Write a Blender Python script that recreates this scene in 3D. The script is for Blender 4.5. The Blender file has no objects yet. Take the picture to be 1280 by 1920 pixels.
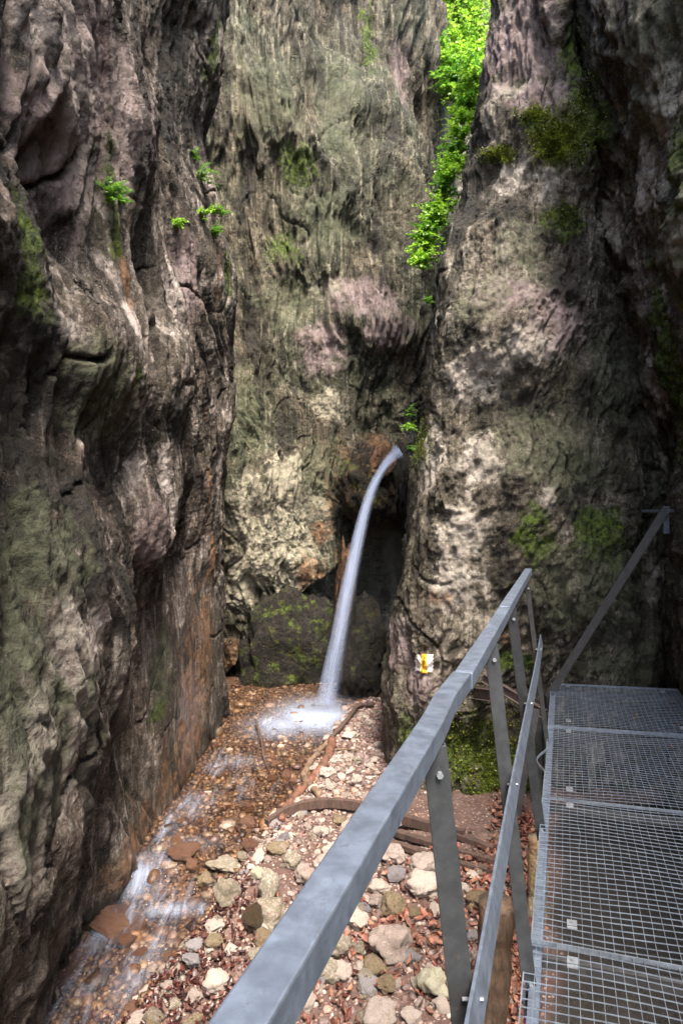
import bpy, bmesh, math, random
import numpy as np
from mathutils import Vector, Matrix, Euler
R = math.radians
random.seed(7); rng = np.random.default_rng(11)
C = bpy.data.collections.new('gorge'); bpy.context.scene.collection.children.link(C)
sc = bpy.context.scene

# ------------------------------------------------------------------ camera, sky, sun, exposure
F = 1150.0                                   # focal length in photograph pixels (photograph 1280 x 1920)
cd = bpy.data.cameras.new('camera'); cam = bpy.data.objects.new('camera', cd); C.objects.link(cam)
cam.location = (0, 0, 0); cam.rotation_euler = (R(90), 0, 0)
cd.sensor_fit = 'VERTICAL'; cd.sensor_height = 36.0; cd.lens = 36.0 * F / 1920.0
cd.clip_start = 0.05; cd.clip_end = 200
sc.camera = cam
SUN_EL, SUN_AZ = 59.0, 163.0                  # azimuth measured from +Y towards +X
w = bpy.data.worlds.new('World'); sc.world = w; w.use_nodes = True
nt = w.node_tree; sky = nt.nodes.new('ShaderNodeTexSky'); sky.sky_type = 'NISHITA'; sky.sun_disc = False
sky.sun_elevation = R(SUN_EL); sky.sun_rotation = R(SUN_AZ); sky.dust_density = 3.0; sky.air_density = 1.0
bg = nt.nodes['Background']; nt.links.new(sky.outputs[0], bg.inputs[0]); bg.inputs[1].default_value = 0.15
sd = bpy.data.lights.new('sun', 'SUN'); so = bpy.data.objects.new('sun', sd); C.objects.link(so)
sd.energy = 2.15; sd.angle = R(18); sd.color = (1.0, 0.905, 0.79)
sdir = Vector((math.sin(R(SUN_AZ)) * math.cos(R(SUN_EL)), math.cos(R(SUN_AZ)) * math.cos(R(SUN_EL)), math.sin(R(SUN_EL))))
so.rotation_euler = sdir.to_track_quat('Z', 'Y').to_euler()
sc.view_settings.view_transform = 'Standard'; sc.view_settings.look = 'None'
sc.view_settings.exposure = 2.52; sc.view_settings.gamma = 1.0
sc.cycles.max_bounces = 7; sc.cycles.diffuse_bounces = 5; sc.cycles.transparent_max_bounces = 24
sc.cycles.caustics_reflective = False; sc.cycles.caustics_refractive = False
sc.cycles.use_denoising = True

def P(px, py, d):
    return np.array([(px - 640.0) / F * d, d, -(py - 960.0) / F * d])

# ------------------------------------------------------------------ helpers
def tag(o, label=None, cat=None, group=None, kind=None):
    if label: o['label'] = label
    if cat: o['category'] = cat
    if group: o['group'] = group
    if kind: o['kind'] = kind
    return o
def empty(name, loc=(0, 0, 0)):
    o = bpy.data.objects.new(name, None); C.objects.link(o); o.location = loc; o.empty_display_size = .1
    return o
def link(name, me, mat, parent=None):
    o = bpy.data.objects.new(name, me); C.objects.link(o)
    if mat is not None and len(me.materials) == 0: me.materials.append(mat)
    if parent is not None:
        o.parent = parent; o.location = -Vector(parent.location) if parent.type == 'EMPTY' else (0, 0, 0)
    return o
def np_mesh(name, V, Fc, smooth=True):
    """V (n,3), Fc (m,k) int"""
    me = bpy.data.meshes.new(name)
    V = np.ascontiguousarray(V, dtype=np.float32); Fc = np.ascontiguousarray(Fc, dtype=np.int32)
    m, k = Fc.shape
    me.vertices.add(len(V)); me.vertices.foreach_set('co', V.ravel())
    me.loops.add(m * k); me.loops.foreach_set('vertex_index', Fc.ravel())
    me.polygons.add(m); me.polygons.foreach_set('loop_start', np.arange(0, m * k, k, dtype=np.int32))
    me.polygons.foreach_set('loop_total', np.full(m, k, dtype=np.int32))
    me.polygons.foreach_set('use_smooth', np.full(m, smooth, dtype=bool))
    me.update(calc_edges=True)
    return me
def vcol(me, name, A):
    a = me.attributes.new(name, 'FLOAT_COLOR', 'POINT')
    B = np.ones((len(me.vertices), 4), np.float32); B[:, :A.shape[1]] = A
    a.data.foreach_set('color', B.ravel())

# ------------------------------------------------------------------ numpy gradient noise
def _h(ix, iy, iz, s):
    h = (ix.astype(np.uint32) * np.uint32(374761393) + iy.astype(np.uint32) * np.uint32(668265263)
         + iz.astype(np.uint32) * np.uint32(2147483647) + np.uint32(s * 97531 + 17))
    h = (h ^ (h >> np.uint32(13))) * np.uint32(1274126177)
    h = (h ^ (h >> np.uint32(15))) * np.uint32(2246822519)
    return h ^ (h >> np.uint32(16))
_G = rng.normal(size=(256, 3)).astype(np.float32); _G /= np.linalg.norm(_G, axis=1)[:, None]
def noise(p, s=0):
    p = p.astype(np.float32); i = np.floor(p).astype(np.int64); f = p - i
    u = f * f * f * (f * (f * 6 - 15) + 10); out = 0
    for a in (0, 1):
        wx = u[:, 0] if a else 1 - u[:, 0]
        for b in (0, 1):
            wy = u[:, 1] if b else 1 - u[:, 1]
            for c in (0, 1):
                wz = u[:, 2] if c else 1 - u[:, 2]
                g = _G[_h(i[:, 0] + a, i[:, 1] + b, i[:, 2] + c, s) & np.uint32(255)]
                out = out + wx * wy * wz * (g[:, 0] * (f[:, 0] - a) + g[:, 1] * (f[:, 1] - b) + g[:, 2] * (f[:, 2] - c))
    return out * 1.5
def fbm(p, o=3, s=0, g=.5):
    t = 0; a = 1
    for k in range(o):
        t = t + a * noise(p * (2.03 ** k), s + k); a *= g
    return t
def cell(p, s=0, jit=.9):
    p = p.astype(np.float32); i = np.floor(p).astype(np.int64); f = (p - i).astype(np.float32); best = np.full(len(p), 9., np.float32)
    for a in (-1, 0, 1):
        for b in (-1, 0, 1):
            for c in (-1, 0, 1):
                h = _h(i[:, 0] + a, i[:, 1] + b, i[:, 2] + c, s)
                x = a + .5 + jit * ((h & np.uint32(1023)).astype(np.float32) / 1023 - .5) - f[:, 0]
                y = b + .5 + jit * (((h >> np.uint32(10)) & np.uint32(1023)).astype(np.float32) / 1023 - .5) - f[:, 1]
                z = c + .5 + jit * (((h >> np.uint32(20)) & np.uint32(1023)).astype(np.float32) / 1023 - .5) - f[:, 2]
                best = np.minimum(best, x * x + y * y + z * z)
    return best
def sst(a, b, x):
    t = np.clip((x - a) / (b - a), 0, 1); return t * t * (3 - 2 * t)

# ------------------------------------------------------------------ node helper
class NT:
    def __init__(s, name):
        s.m = bpy.data.materials.new(name); s.m.use_nodes = True; s.t = s.m.node_tree; s.n = s.t.nodes
        s.b = s.n['Principled BSDF']; s.out = s.n['Material Output']
    def node(s, ty, **kw):
        n = s.n.new(ty)
        for k, v in kw.items(): setattr(n, k, v)
        return n
    def put(s, sock, v):
        if isinstance(v, (int, float)): sock.default_value = v
        elif isinstance(v, (tuple, list)):
            sock.default_value = (tuple(v) + (1,)) if len(v) == 3 and len(sock.default_value) == 4 else tuple(v)
        else: s.t.links.new(v, sock)
    def coord(s, kind='Object', scale=(1, 1, 1), rot=(0, 0, 0)):
        tc = s.node('ShaderNodeTexCoord'); mp = s.node('ShaderNodeMapping')
        s.t.links.new(tc.outputs[kind], mp.inputs[0]); mp.inputs[3].default_value = scale; mp.inputs[2].default_value = rot
        return mp.outputs[0]
    def noise(s, vec, sc, det=4, rough=.55, dist=0.0):
        n = s.node('ShaderNodeTexNoise'); s.t.links.new(vec, n.inputs['Vector'])
        n.inputs['Scale'].default_value = sc; n.inputs['Detail'].default_value = det
        n.inputs['Roughness'].default_value = rough; n.inputs['Distortion'].default_value = dist
        return n.outputs[0]
    def voro(s, vec, sc, feat='F1', out='Distance'):
        n = s.node('ShaderNodeTexVoronoi', feature=feat); s.t.links.new(vec, n.inputs['Vector']); n.inputs['Scale'].default_value = sc
        return n.outputs[out]
    def rng(s, v, a, b, c=0.0, d=1.0, smooth=True):
        n = s.node('ShaderNodeMapRange', interpolation_type='SMOOTHSTEP' if smooth else 'LINEAR')
        s.put(n.inputs[0], v); n.inputs[1].default_value = a; n.inputs[2].default_value = b
        n.inputs[3].default_value = c; n.inputs[4].default_value = d
        return n.outputs[0]
    def math(s, op, a, b=0.0):
        n = s.node('ShaderNodeMath', operation=op); s.put(n.inputs[0], a); s.put(n.inputs[1], b); return n.outputs[0]
    def mix(s, f, a, b, bt='MIX'):
        n = s.node('ShaderNodeMix', data_type='RGBA', blend_type=bt)
        s.put(n.inputs[0], f); s.put(n.inputs[6], a); s.put(n.inputs[7], b); return n.outputs[2]
    def attr(s, name):
        n = s.node('ShaderNodeAttribute', attribute_name=name); return n
    def sep(s, v):
        n = s.node('ShaderNodeSeparateColor'); s.put(n.inputs[0], v); return n.outputs
    def bump(s, h, dist, strength=1.0, nrm=None):
        n = s.node('ShaderNodeBump'); s.put(n.inputs['Height'], h); n.inputs['Distance'].default_value = dist
        n.inputs['Strength'].default_value = strength
        if nrm is not None: s.t.links.new(nrm, n.inputs['Normal'])
        return n.outputs[0]
    def set(s, k, v): s.put(s.b.inputs[k], v)

def rock_material(name, a, b, dark, light, streak=(2.4, 2.4, .32), rot=(0, 0, 0), streak_amt=.75, light_amt=.6):
    t = NT(name)
    o = t.coord(); st = t.coord(scale=streak, rot=rot)
    n1 = t.noise(o, .55, 3, .5, .3); col = t.mix(t.rng(n1, .4, .6), a, b)
    n2 = t.noise(o, 3.1, 6, .65, .4); col = t.mix(t.math('MULTIPLY', t.rng(n2, .47, .70), light_amt), col, light)
    s1 = t.noise(st, 1.6, 7, .62, .5); col = t.mix(t.math('MULTIPLY', t.rng(s1, .50, .66), streak_amt), col, dark)
    s2 = t.noise(st, 6.5, 5, .6, .3); col = t.mix(t.math('MULTIPLY', t.rng(s2, .52, .72), streak_amt * .7), col, dark)
    n4 = t.noise(o, 11, 5, .7); col = t.mix(t.rng(n4, .34, .70, 0, .6), col, t.mix(.5, dark, a))
    n6 = t.noise(t.coord(scale=(1, 1, .55), rot=rot), 1.9, 7, .72, .8); col = t.mix(t.rng(n6, .42, .56, .7, 0), col, dark)
    s3 = t.noise(t.coord(scale=(streak[0] * 1.3, streak[1] * 1.3, streak[2] * .8), rot=(rot[0], rot[1], .4)), 2.3, 6, .6, .4); col = t.mix(t.rng(s3, .54, .68, 0, .42), col, light)
    # mottled mineral grain
    n5 = t.noise(o, 48, 3, .7); col = t.mix(1.0, col, t.mix(t.rng(n5, .3, .7), (.52, .52, .52), (1.45, 1.43, 1.4)), 'MULTIPLY')
    fl = t.noise(t.coord(scale=(26, 26, 2.2), rot=rot), 1.0, 4, .7, .4); col = t.mix(1.0, col, t.mix(t.rng(fl, .36, .64), (.62, .60, .56), (1.3, 1.3, 1.3)), 'MULTIPLY')
    n7 = t.noise(o, 120, 2, .6); col = t.mix(t.rng(n7, .60, .74, 0, .45), col, light)
    at = t.attr('stain'); sp = t.sep(at.outputs['Color'])
    br = t.math('SUBTRACT', t.noise(o, 5.5, 6, .7), .5)
    def msk(ch, k=1.6): return t.rng(t.math('ADD', ch, t.math('MULTIPLY', br, k)), .3, .62)
    nl = t.noise(o, 9, 4, .7)
    # light calcite, rust, dark wet film with painted hollow shade, moss
    lt = t.attr('stain2'); sp2 = t.sep(lt.outputs['Color'])
    col = t.mix(t.math('MULTIPLY', msk(sp2[0]), .85), col, t.mix(t.rng(n4, .30, .60), a, tuple(min(.7, c * 1.06) for c in light)))
    col = t.mix(t.math('MULTIPLY', msk(sp2[1]), .75), col, t.mix(t.rng(s2, .4, .6), (.16, .115, .105), (.28, .22, .215)))
    col = t.mix(t.math('MULTIPLY', t.math('MULTIPLY', msk(sp[1], 2.2), t.rng(s1, .35, .6, 1, .25)), .8), col, t.mix(t.rng(nl, .4, .62), (.10, .048, .026), (.33, .175, .085)))
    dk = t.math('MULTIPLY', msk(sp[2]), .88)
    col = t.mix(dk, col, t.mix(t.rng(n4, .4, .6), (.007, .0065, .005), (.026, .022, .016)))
    mo = msk(sp[0], 2.2)
    col = t.mix(t.math('MULTIPLY', mo, .9), col, t.mix(t.rng(t.noise(o, 24, 4, .7), .38, .62), (.012, .022, .004), (.085, .125, .012)))
    col = t.mix(t.math('MULTIPLY', msk(sp2[2], 1.6), .42), col, t.mix(t.rng(n4, .4, .6), (.045, .052, .026), (.155, .17, .10)))
    t.set('Base Color', col)
    t.set('Specular IOR Level', .28)
    t.set('Roughness', t.math('SUBTRACT', t.rng(n4, .3, .7, .62, .9), t.math('MULTIPLY', dk, .10)))
    h = t.math('ADD', t.math('MULTIPLY', t.noise(o, 16, 8, .72, .2), 1.0), t.math('MULTIPLY', t.noise(t.coord(scale=(1, 1, .45), rot=rot), 34, 5, .7), .5))
    dv = t.node('ShaderNodeVectorMath', operation='ADD'); dn = t.node('ShaderNodeTexNoise'); t.t.links.new(o, dn.inputs['Vector']); dn.inputs['Scale'].default_value = 7
    dm_ = t.node('ShaderNodeVectorMath', operation='SCALE'); t.t.links.new(dn.outputs['Color'], dm_.inputs[0]); dm_.inputs['Scale'].default_value = .22
    t.t.links.new(t.coord(scale=(1, 1, .5), rot=rot), dv.inputs[0]); t.t.links.new(dm_.outputs[0], dv.inputs[1])
    pit = t.rng(t.voro(dv.outputs[0], 12), .03, .36)
    pm = t.rng(t.noise(o, 2.3, 2), .45, .6)
    h2 = t.math('MULTIPLY', t.math('SUBTRACT', 1.0, pit), pm)
    hh = t.math('SUBTRACT', h, t.math('MULTIPLY', h2, .42))
    t.set('Normal', t.bump(hh, .05, 1.0))
    return t.m
M_left = rock_material('rock_left', (.118, .090, .074), (.062, .054, .038), (.008, .006, .004), (.50, .44, .40), (2.4, 4.2, .5), (R(22), 0, 0), .95, .9)
M_back = rock_material('rock_back', (.064, .070, .042), (.128, .102, .072), (.009, .009, .005), (.37, .335, .25), (3.6, 3.6, .17), (0, R(5), 0), .95, .6)
M_right = rock_material('rock_right', (.135, .115, .088), (.080, .074, .045), (.009, .008, .004), (.44, .395, .335), (2.0, 2.0, .45), (0, R(-14), 0), .85, .65)

# ------------------------------------------------------------------ cliff sheets
def catmull(A, n, wts=None):
    """resample rows of A (k, m, 3) along axis 0 at n places"""
    k = A.shape[0]; t = np.linspace(0, k - 1, n) if wts is None else wts
    i = np.clip(np.floor(t).astype(int), 0, k - 2); f = (t - i)[:, None, None]
    g = lambda j: A[np.clip(j, 0, k - 1)]
    p0, p1, p2, p3 = g(i - 1), g(i), g(i + 1), g(i + 2)
    # clamp ghost ends
    p0 = np.where((i == 0)[:, None, None], 2 * p1 - p2, p0); p3 = np.where((i == k - 2)[:, None, None], 2 * p2 - p1, p3)
    return .5 * ((2 * p1) + (-p0 + p2) * f + (2 * p0 - 5 * p1 + 4 * p2 - p3) * f ** 2 + (-p0 + 3 * p1 - 3 * p2 + p3) * f ** 3)
def grid_normals(G):
    a = np.gradient(G, axis=0); b = np.gradient(G, axis=1)
    n = np.cross(b, a); return n / (np.linalg.norm(n, axis=2, keepdims=True) + 1e-9)
def sheet(net, nz, nu, uw=None, flip=False):
    """net rows by z, columns along wall. Returns positions and normals (facing the gorge)."""
    G = catmull(net, nz); G = catmull(G.transpose(1, 0, 2), nu, uw).transpose(1, 0, 2)
    n = grid_normals(G)
    if flip: n = -n
    return G, n
def rocky(G, n, dirn, amp=1.0, seed=0, pits=1.0, big=1.0, stretch=3.0, groove=1.0, crack=1.0, relief_shade_mask=None, scal=1.0, face=.0, fine=1.0):
    """displace along n with many kinds of relief; dirn = direction along which grooves run"""
    sh = G.shape; p = G.reshape(-1, 3); N = n.reshape(-1, 3)
    q = p + .22 * np.stack([noise(p * .8, seed + 90), noise(p * .8, seed + 91), noise(p * .8, seed + 92)], 1)
    d = np.array(dirn, float); d /= np.linalg.norm(d)
    al = (q @ d)[:, None] * d; an = (q - al) + al / stretch          # squeezed along d
    h = big * .16 * fbm(q * .62, 2, seed)
    h += groove * .11 * fbm(an * 1.7, 2, seed + 5)
    r = 1 - np.abs(noise(an * 3.0, seed + 12)) * 2
    h += groove * .055 * r
    h += groove * .035 * (1 - np.abs(noise(an * 6.4, seed + 13)) * 2)
    h += groove * .022 * (1 - np.abs(noise(an * 13, seed + 14)) * 2)
    h += .035 * fbm(q * 3.1, 2, seed + 15)
    pm = sst(-.15, .3, noise(q * .9, seed + 20))
    pn = noise(an * 8.5, seed + 21); h -= pits * .075 * sst(.22, .5, pn) * pm
    pn = noise(an * 17, seed + 22); h -= pits * .030 * sst(.18, .5, pn) * (pm * .7 + .3)
    c = noise(q * 1.35 + 7, seed + 30); h -= crack * .09 * np.exp(-(c / .018) ** 2) * sst(-.1, .25, noise(q * 1.1, seed + 31))
    c = noise(an * 1.9 + 3, seed + 33); h -= crack * .06 * np.exp(-(c / .022) ** 2) * sst(0, .3, noise(q * 1.7, seed + 34))
    w1 = an + .12 * np.stack([noise(an * 4, seed + 60), noise(an * 4, seed + 61), noise(an * 4, seed + 62)], 1)
    sm_ = .35 + .65 * sst(-.2, .3, noise(q * .8 + 9, seed + 70))
    h += scal * (.085 * (cell(w1 * 3.6, seed + 50) - .3) * sm_ + .028 * (cell(w1 * 8.6, seed + 51) - .3))
    h += fine * (.034 * fbm(an * 11, 3, seed + 40, .6) + .020 * fbm(q * 27, 2, seed + 44, .65))
    h += face * .10 * (cell(an * np.array([.9, .9, 1.6]), seed + 80) - .4)
    h = h * amp
    if relief_shade_mask is not None: h = h * relief_shade_mask.reshape(-1)
    return (p + N * h[:, None]).reshape(sh)
def bumps(G, n, lst, axis=None):
    """broad bulges (+) and hollows (-): (px, py, depth, radius across, radius up, metres)"""
    p = G.copy()
    for px, py, d, ra, rz, am in lst:
        c = P(px, py, d); dx = G - c
        e = (np.hypot(dx[..., 0], dx[..., 1]) / ra) ** 2 + (dx[..., 2] / rz) ** 2
        p = p + n * (am * np.exp(-e ** 1.3))[..., None]
    return p
def quads(nr, ncol, flip=False):
    i = np.arange(nr * ncol).reshape(nr, ncol)
    q = np.stack([i[:-1, :-1], i[:-1, 1:], i[1:, 1:], i[1:, :-1]], -1).reshape(-1, 4)
    return q[:, ::-1] if flip else q
def itp(x, tab):
    a = np.array(tab, float); return np.interp(x, a[:, 0], a[:, 1])

# --- left cliff: depth columns, height rows, entries are x
ys = [-3.0, -.5, 1.0, 2.0, 3.0, 3.8, 4.5, 5.3, 6.1, 6.9, 7.4, 7.9, 8.9]
rows_left = [
 (-3.4, [-1.5, -1.5, -1.5, -1.6, -1.66, -1.68, -1.56, -1.52, -1.50, -1.46, -1.50, -1.62, -2.3]),
 (-2.5, [-1.4, -1.4, -1.4, -1.50, -1.60, -1.66, -1.55, -1.50, -1.47, -1.42, -1.44, -1.58, -2.3]),
 (-1.7, [-1.3, -1.3, -1.3, -1.34, -1.36, -1.60, -1.60, -1.53, -1.47, -1.43, -1.46, -1.60, -2.3]),
 (-0.9, [-1.2, -1.2, -1.2, -1.26, -1.30, -1.33, -1.60, -1.58, -1.50, -1.46, -1.50, -1.64, -2.3]),
 (-0.2, [-1.2, -1.2, -1.2, -1.28, -1.34, -1.30, -1.28, -1.56, -1.52, -1.46, -1.50, -1.66, -2.3]),
 ( 0.4, [-1.2, -1.2, -1.2, -1.30, -1.40, -1.38, -1.34, -1.36, -1.50, -1.44, -1.48, -1.66, -2.3]),
 ( 1.0, [-1.2, -1.2, -1.2, -1.26, -1.34, -1.36, -1.30, -1.38, -1.48, -1.38, -1.44, -1.64, -2.3]),
 ( 1.8, [-1.2, -1.2, -1.2, -1.26, -1.40, -1.46, -1.44, -1.50, -1.48, -1.30, -1.38, -1.62, -2.3]),
 ( 2.6, [-1.2, -1.2, -1.3, -1.30, -1.36, -1.44, -1.48, -1.66, -1.52, -1.34, -1.42, -1.70, -2.5]),
 ( 3.4, [-1.4, -1.4, -1.4, -1.4, -1.42, -1.48, -1.56, -1.76, -1.66, -1.50, -1.62, -1.9, -2.8]),
 ( 4.2, [-1.6, -1.6, -1.6, -1.6, -1.6, -1.6, -1.66, -1.80, -1.62, -1.60, -1.80, -2.1, -3.0]),
 ( 5.2, [-1.8, -1.8, -1.8, -1.8, -1.8, -1.8, -1.7, -1.6, -1.34, -1.38, -1.70, -2.2, -3.2]),
 ( 6.6, [-2.3, -2.3, -2.3, -2.3, -2.2, -2.1, -1.9, -1.6, -1.3, -1.4, -1.8, -2.4, -3.5]),
 ( 8.4, [-3.0] * 6 + [-2.8, -2.4, -2.2, -2.2, -2.6, -3.1, -4.2]),
]
net = np.array([[(x, y, z) for x, y in zip(xs, ys)] for z, xs in rows_left])
def warp_u(knots, n):
    k = np.array(knots, float); return np.interp(np.linspace(0, k[-1, 0], n), k[:, 0], k[:, 1])
GL, nL = sheet(net, 620, 640, warp_u([(0, 0), (.06, 2), (1, 12)], 640))
if nL[300, 300, 0] < 0: nL = -nL
GL = bumps(GL, nL, [(150, 620, 3.2, .5, .35, .10), (60, 380, 2.9, .35, .45, -.16), (110, 480, 3.2, .3, .2, -.12), (150, 900, 3.6, .45, .45, -.06),
                    (290, 700, 4.6, .4, .45, .14), (240, 500, 4.3, .22, .5, -.14), (320, 1180, 5.0, .3, .5, -.05),
                    (100, 1250, 3.0, .4, .4, .06), (50, 150, 2.8, .6, .5, .10), (200, 200, 4.0, .4, .6, .10), (310, 900, 4.9, .3, .35, .08)])
SL = rocky(GL, nL, (0, .34, -.94), .72, 3, pits=1.5, stretch=7.0, groove=1.15, crack=1.7, big=.9, scal=.28, face=2.0, fine=.6,
           relief_shade_mask=1 - .72 * sst(4.2, 5.2, GL[..., 1]) * sst(-.4, -1.2, GL[..., 2]) * sst(7.6, 7.0, GL[..., 1]))

# --- back cliff (px, depth) columns per height row
zb = [-3.2, -2.5, -1.8, -1.2, -.6, 0, .8, 1.6, 2.6, 3.8, 5, 6.4, 8, 9.8]
colb = [(-2.7, 7.4), (-2.2, 8.6), None]
def back_row(z):
    top = sst(2.0, 7.0, z)
    pts = [(-3.3, 7.4), (-2.5, 8.7)]
    base = [(440, 9.0), (500, 9.15), (560, 9.35), (620, 9.55), (690, 9.9), (750, 10.2), (790, 10.7)]
    for px, d in base:
        dd = d + .5 * math.sin(z * .9 + px * .01) * .5
        dd += .35 * top
        if z < -1.5: dd += .15
        pts.append(((px - 640) / F * dd, dd))
    tail = [(835, 11.6), (850, 13.0), (862, 15.0)] if z > 1.2 else [(900, 10.9), (1000, 11.2), (1100, 11.2)]
    a = sst(.6, 2.4, z)
    for (p1, d1), (p2, d2) in zip([(870, 10.9), (960, 11.2), (1100, 11.2)], [(812, 11.6), (830, 13.2), (850, 15.5)]):
        px = p1 * (1 - a) + p2 * a; d = d1 * (1 - a) + d2 * a
        pts.append(((px - 640) / F * d, d))
    return [(x, y, z) for x, y in pts]
net = np.array([back_row(z) for z in zb])
GB, nB = sheet(net, 560, 470)
if nB[300, 200, 1] > 0: nB = -nB
GB = bumps(GB, nB, [(560, 330, 9.4, .55, .5, -.16), (690, 620, 9.9, .9, .5, .22), (600, 800, 9.6, .7, .9, .10), (750, 250, 10.1, .4, .9, .22),
                    (480, 620, 9.2, .25, 1.2, -.22), (560, 480, 9.4, .7, .3, .16), (520, 900, 9.2, .5, .5, .10), (540, 1060, 9.3, .5, .3, .12),
                    (790, 380, 10.4, .3, .5, .28), (620, 120, 9.6, .3, 1.6, -.15), (740, 60, 10, .22, 1.2, -.15)])
# undercut at the foot of the back cliff
cut = itp(GB[..., 0] / GB[..., 1] * F + 640, [(380, 1330), (440, 1240), (500, 1150), (560, 1112), (610, 1075), (650, 1040), (668, 975), (760, 960)])
zc = -(cut - 960) / F * 9.3
GB = GB + nB * (-(.75 + 1.6 * sst(640, 690, GB[..., 0] / GB[..., 1] * F + 640) * sst(-2.3, -1.6, GB[..., 2])) * sst(0, .16, zc - GB[..., 2]))[..., None]
SB = rocky(GB, nB, (.07, 0, -1), 1.2, 60, pits=.75, stretch=8.0, groove=1.25, crack=.5, big=1.3, scal=.3, face=.9, fine=.7)

# --- right cliff: edge follows the pale buttress, crease, then the near right flank
EDGE = [(-1200, 960), (-400, 940), (0, 900), (200, 874), (380, 836), (500, 812), (640, 806), (720, 788), (800, 760), (930, 749), (1060, 731), (1200, 705), (1300, 705), (1440, 718), (1600, 735), (1800, 750)]
CREASE = [(-1200, 960), (-400, 1000), (0, 1050), (200, 1092), (400, 1128), (600, 1165), (800, 1208), (1000, 1240), (1290, 1250), (1500, 1262), (1800, 1280)]
zr = [-3.4, -2.7, -2.2, -1.7, -1.2, -.6, 0, .6, 1.2, 1.8, 2.4, 3.0, 3.8, 4.6, 5.6, 7.2, 9.0]
def right_row(z):
    ed = 6.0; py = 960 - z * F / ed; e = itp(py, EDGE) + 27
    pts = []
    lean = sst(1.5, 7.2, z)
    pts.append((.9 + (e - 640) / F * 9.4, 10.4)); pts.append((.30 + (e - 640) / F * 7.2, 8.2))
    for k, (dpx, d) in enumerate([(12, 6.9), (0, 6.0), (34, 5.62), (95, 5.45)]):
        pts.append(((e + dpx - 640) / F * d, d))
    c = itp(960 - z * F / 5.6, CREASE)
    for f, d in ((.36, 5.38), (.62, 5.42), (.84, 5.55), (1.0, 5.85)):
        px = e + 95 + (c - e - 95) * f
        if f < 1: d += -.1 * math.sin(z * 1.3 + f * 3)
        pts.append(((px - 640) / F * d, d))
    pts.append(((c + 46 - 640) / F * 5.25, 5.25))
    x0 = min((c + 90 - 640) / F * 4.7, 2.7)
    pts.append((x0, 4.75)); 
    xn = 2.5 - .25 * sst(-1, 2.5, z) + 1.0 * sst(3.5, 8, z)
    pts += [(xn - .02, 3.9), (xn, 2.9), (xn + .1, 1.5), (xn + .2, -.5), (xn + .3, -3)]
    return [(x, y, z) for x, y in pts]
net = np.array([right_row(z) for z in zr])
GR, nR = sheet(net, 640, 640, warp_u([(0, 0), (.10, 2), (.80, 12), (1, 16)], 640))
if nR[320, 300, 1] > 0: nR = -nR
GR = bumps(GR, nR, [(900, 330, 5.5, .35, .3, -.12), (960, 620, 5.4, .5, .3, .12), (1000, 760, 5.4, .5, .25, -.1), (1080, 250, 5.4, .35, .5, .14),
                    (900, 900, 5.4, .5, .5, .10), (1060, 480, 5.4, .3, .2, -.1), (1100, 900, 5.4, .4, .5, -.1), (900, 1200, 5.5, .5, .3, .08), (900, 1400, 5.4, .6, .25, -.14)])
SR = rocky(GR, nR, (-.25, 0, -1), 1.0, 120, pits=.7, stretch=2.6, groove=.75, crack=.8, scal=.38, face=.8, fine=.85,
           relief_shade_mask=1 - .45 * np.exp(-((GR[..., 1] - 6.1) / .5) ** 2))

# --- ground: stream bed on the left, gravel bank, trodden dirt at the foot of the right cliff
BANK = [(0, -1.25), (2.4, -1.28), (3.0, -1.22), (3.42, -1.14), (3.69, -.99), (3.99, -.90), (4.49, -.80), (5.04, -.60), (5.64, -.37), (6.53, -.20), (7.77, .02), (8.6, .35), (12, .5)]
WLEV = [(0, -2.86), (2.6, -2.80), (3.3, -2.74), (3.9, -2.68), (4.25, -2.655), (4.5, -2.56), (5.2, -2.535), (6.5, -2.51), (8, -2.50), (12, -2.48)]
def water_z(x, y): return itp(y, WLEV)
def ground_z(x, y):
    s = x - itp(y, BANK); wl = itp(y, WLEV)
    p = np.stack([x, y, np.zeros_like(x)], -1).reshape(-1, 3)
    n = (fbm(p * 1.1, 3, 200) * .05 + fbm(p * 5, 3, 205) * .018).reshape(x.shape)
    bed = wl - .045 + n * .8
    bank = -2.50 + .02 * sst(0, 1, s) + n * 1.2 + .10 * np.exp(-((x + .62) / .35) ** 2 - ((y - 4.05) / .4) ** 2)
    bank = bank - .12 * sst(3.6, 2.6, y) * sst(.5, -.4, x)
    z = bed * (1 - sst(-.1, .28, s)) + bank * sst(-.1, .28, s)
    return z
nx_, ny_ = 520, 640
X, Y = np.meshgrid(np.linspace(-2.6, 3.4, nx_), np.concatenate([np.linspace(-3, 2.2, 90), np.linspace(2.21, 12.5, ny_ - 90)]))
SG = np.stack([X, Y, ground_z(X, Y)], -1)
nG = grid_normals(SG); nG = nG if nG[300, 200, 2] > 0 else -nG

# --- hit test: first surface seen through a pixel of the photograph
def uv_of(p):
    d = np.maximum(p[:, 1], .05); return 640 + F * p[:, 0] / d, 960 - F * p[:, 2] / d
SURF = {}
for k, (S, n_) in {'L': (SL, nL), 'B': (SB, nB), 'R': (SR, nR), 'G': (SG, nG)}.items():
    p = S.reshape(-1, 3); u, v = uv_of(p); SURF[k] = (p, u, v, n_.reshape(-1, 3), p[:, 1] > .6)
def hit(px, py, which='LBRG', tol=7):
    best = None
    for k in which:
        p, u, v, n_, ok = SURF[k]
        m = np.nonzero(ok & (np.abs(u - px) < tol) & (np.abs(v - py) < tol))[0]
        if len(m):
            dm = p[m, 1]; near = m[dm < dm.min() + .12]
            j = near[np.argmin((u[near] - px) ** 2 + (v[near] - py) ** 2)]
            if best is None or p[j, 1] < best[0][1]: best = (p[j].copy(), n_[j].copy(), k)
    if best is None:
        d = 2.5 * F / max(py - 960, 150); return (P(px, py, d), np.array([0, 0, 1.]), 'x')
    return best

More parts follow.
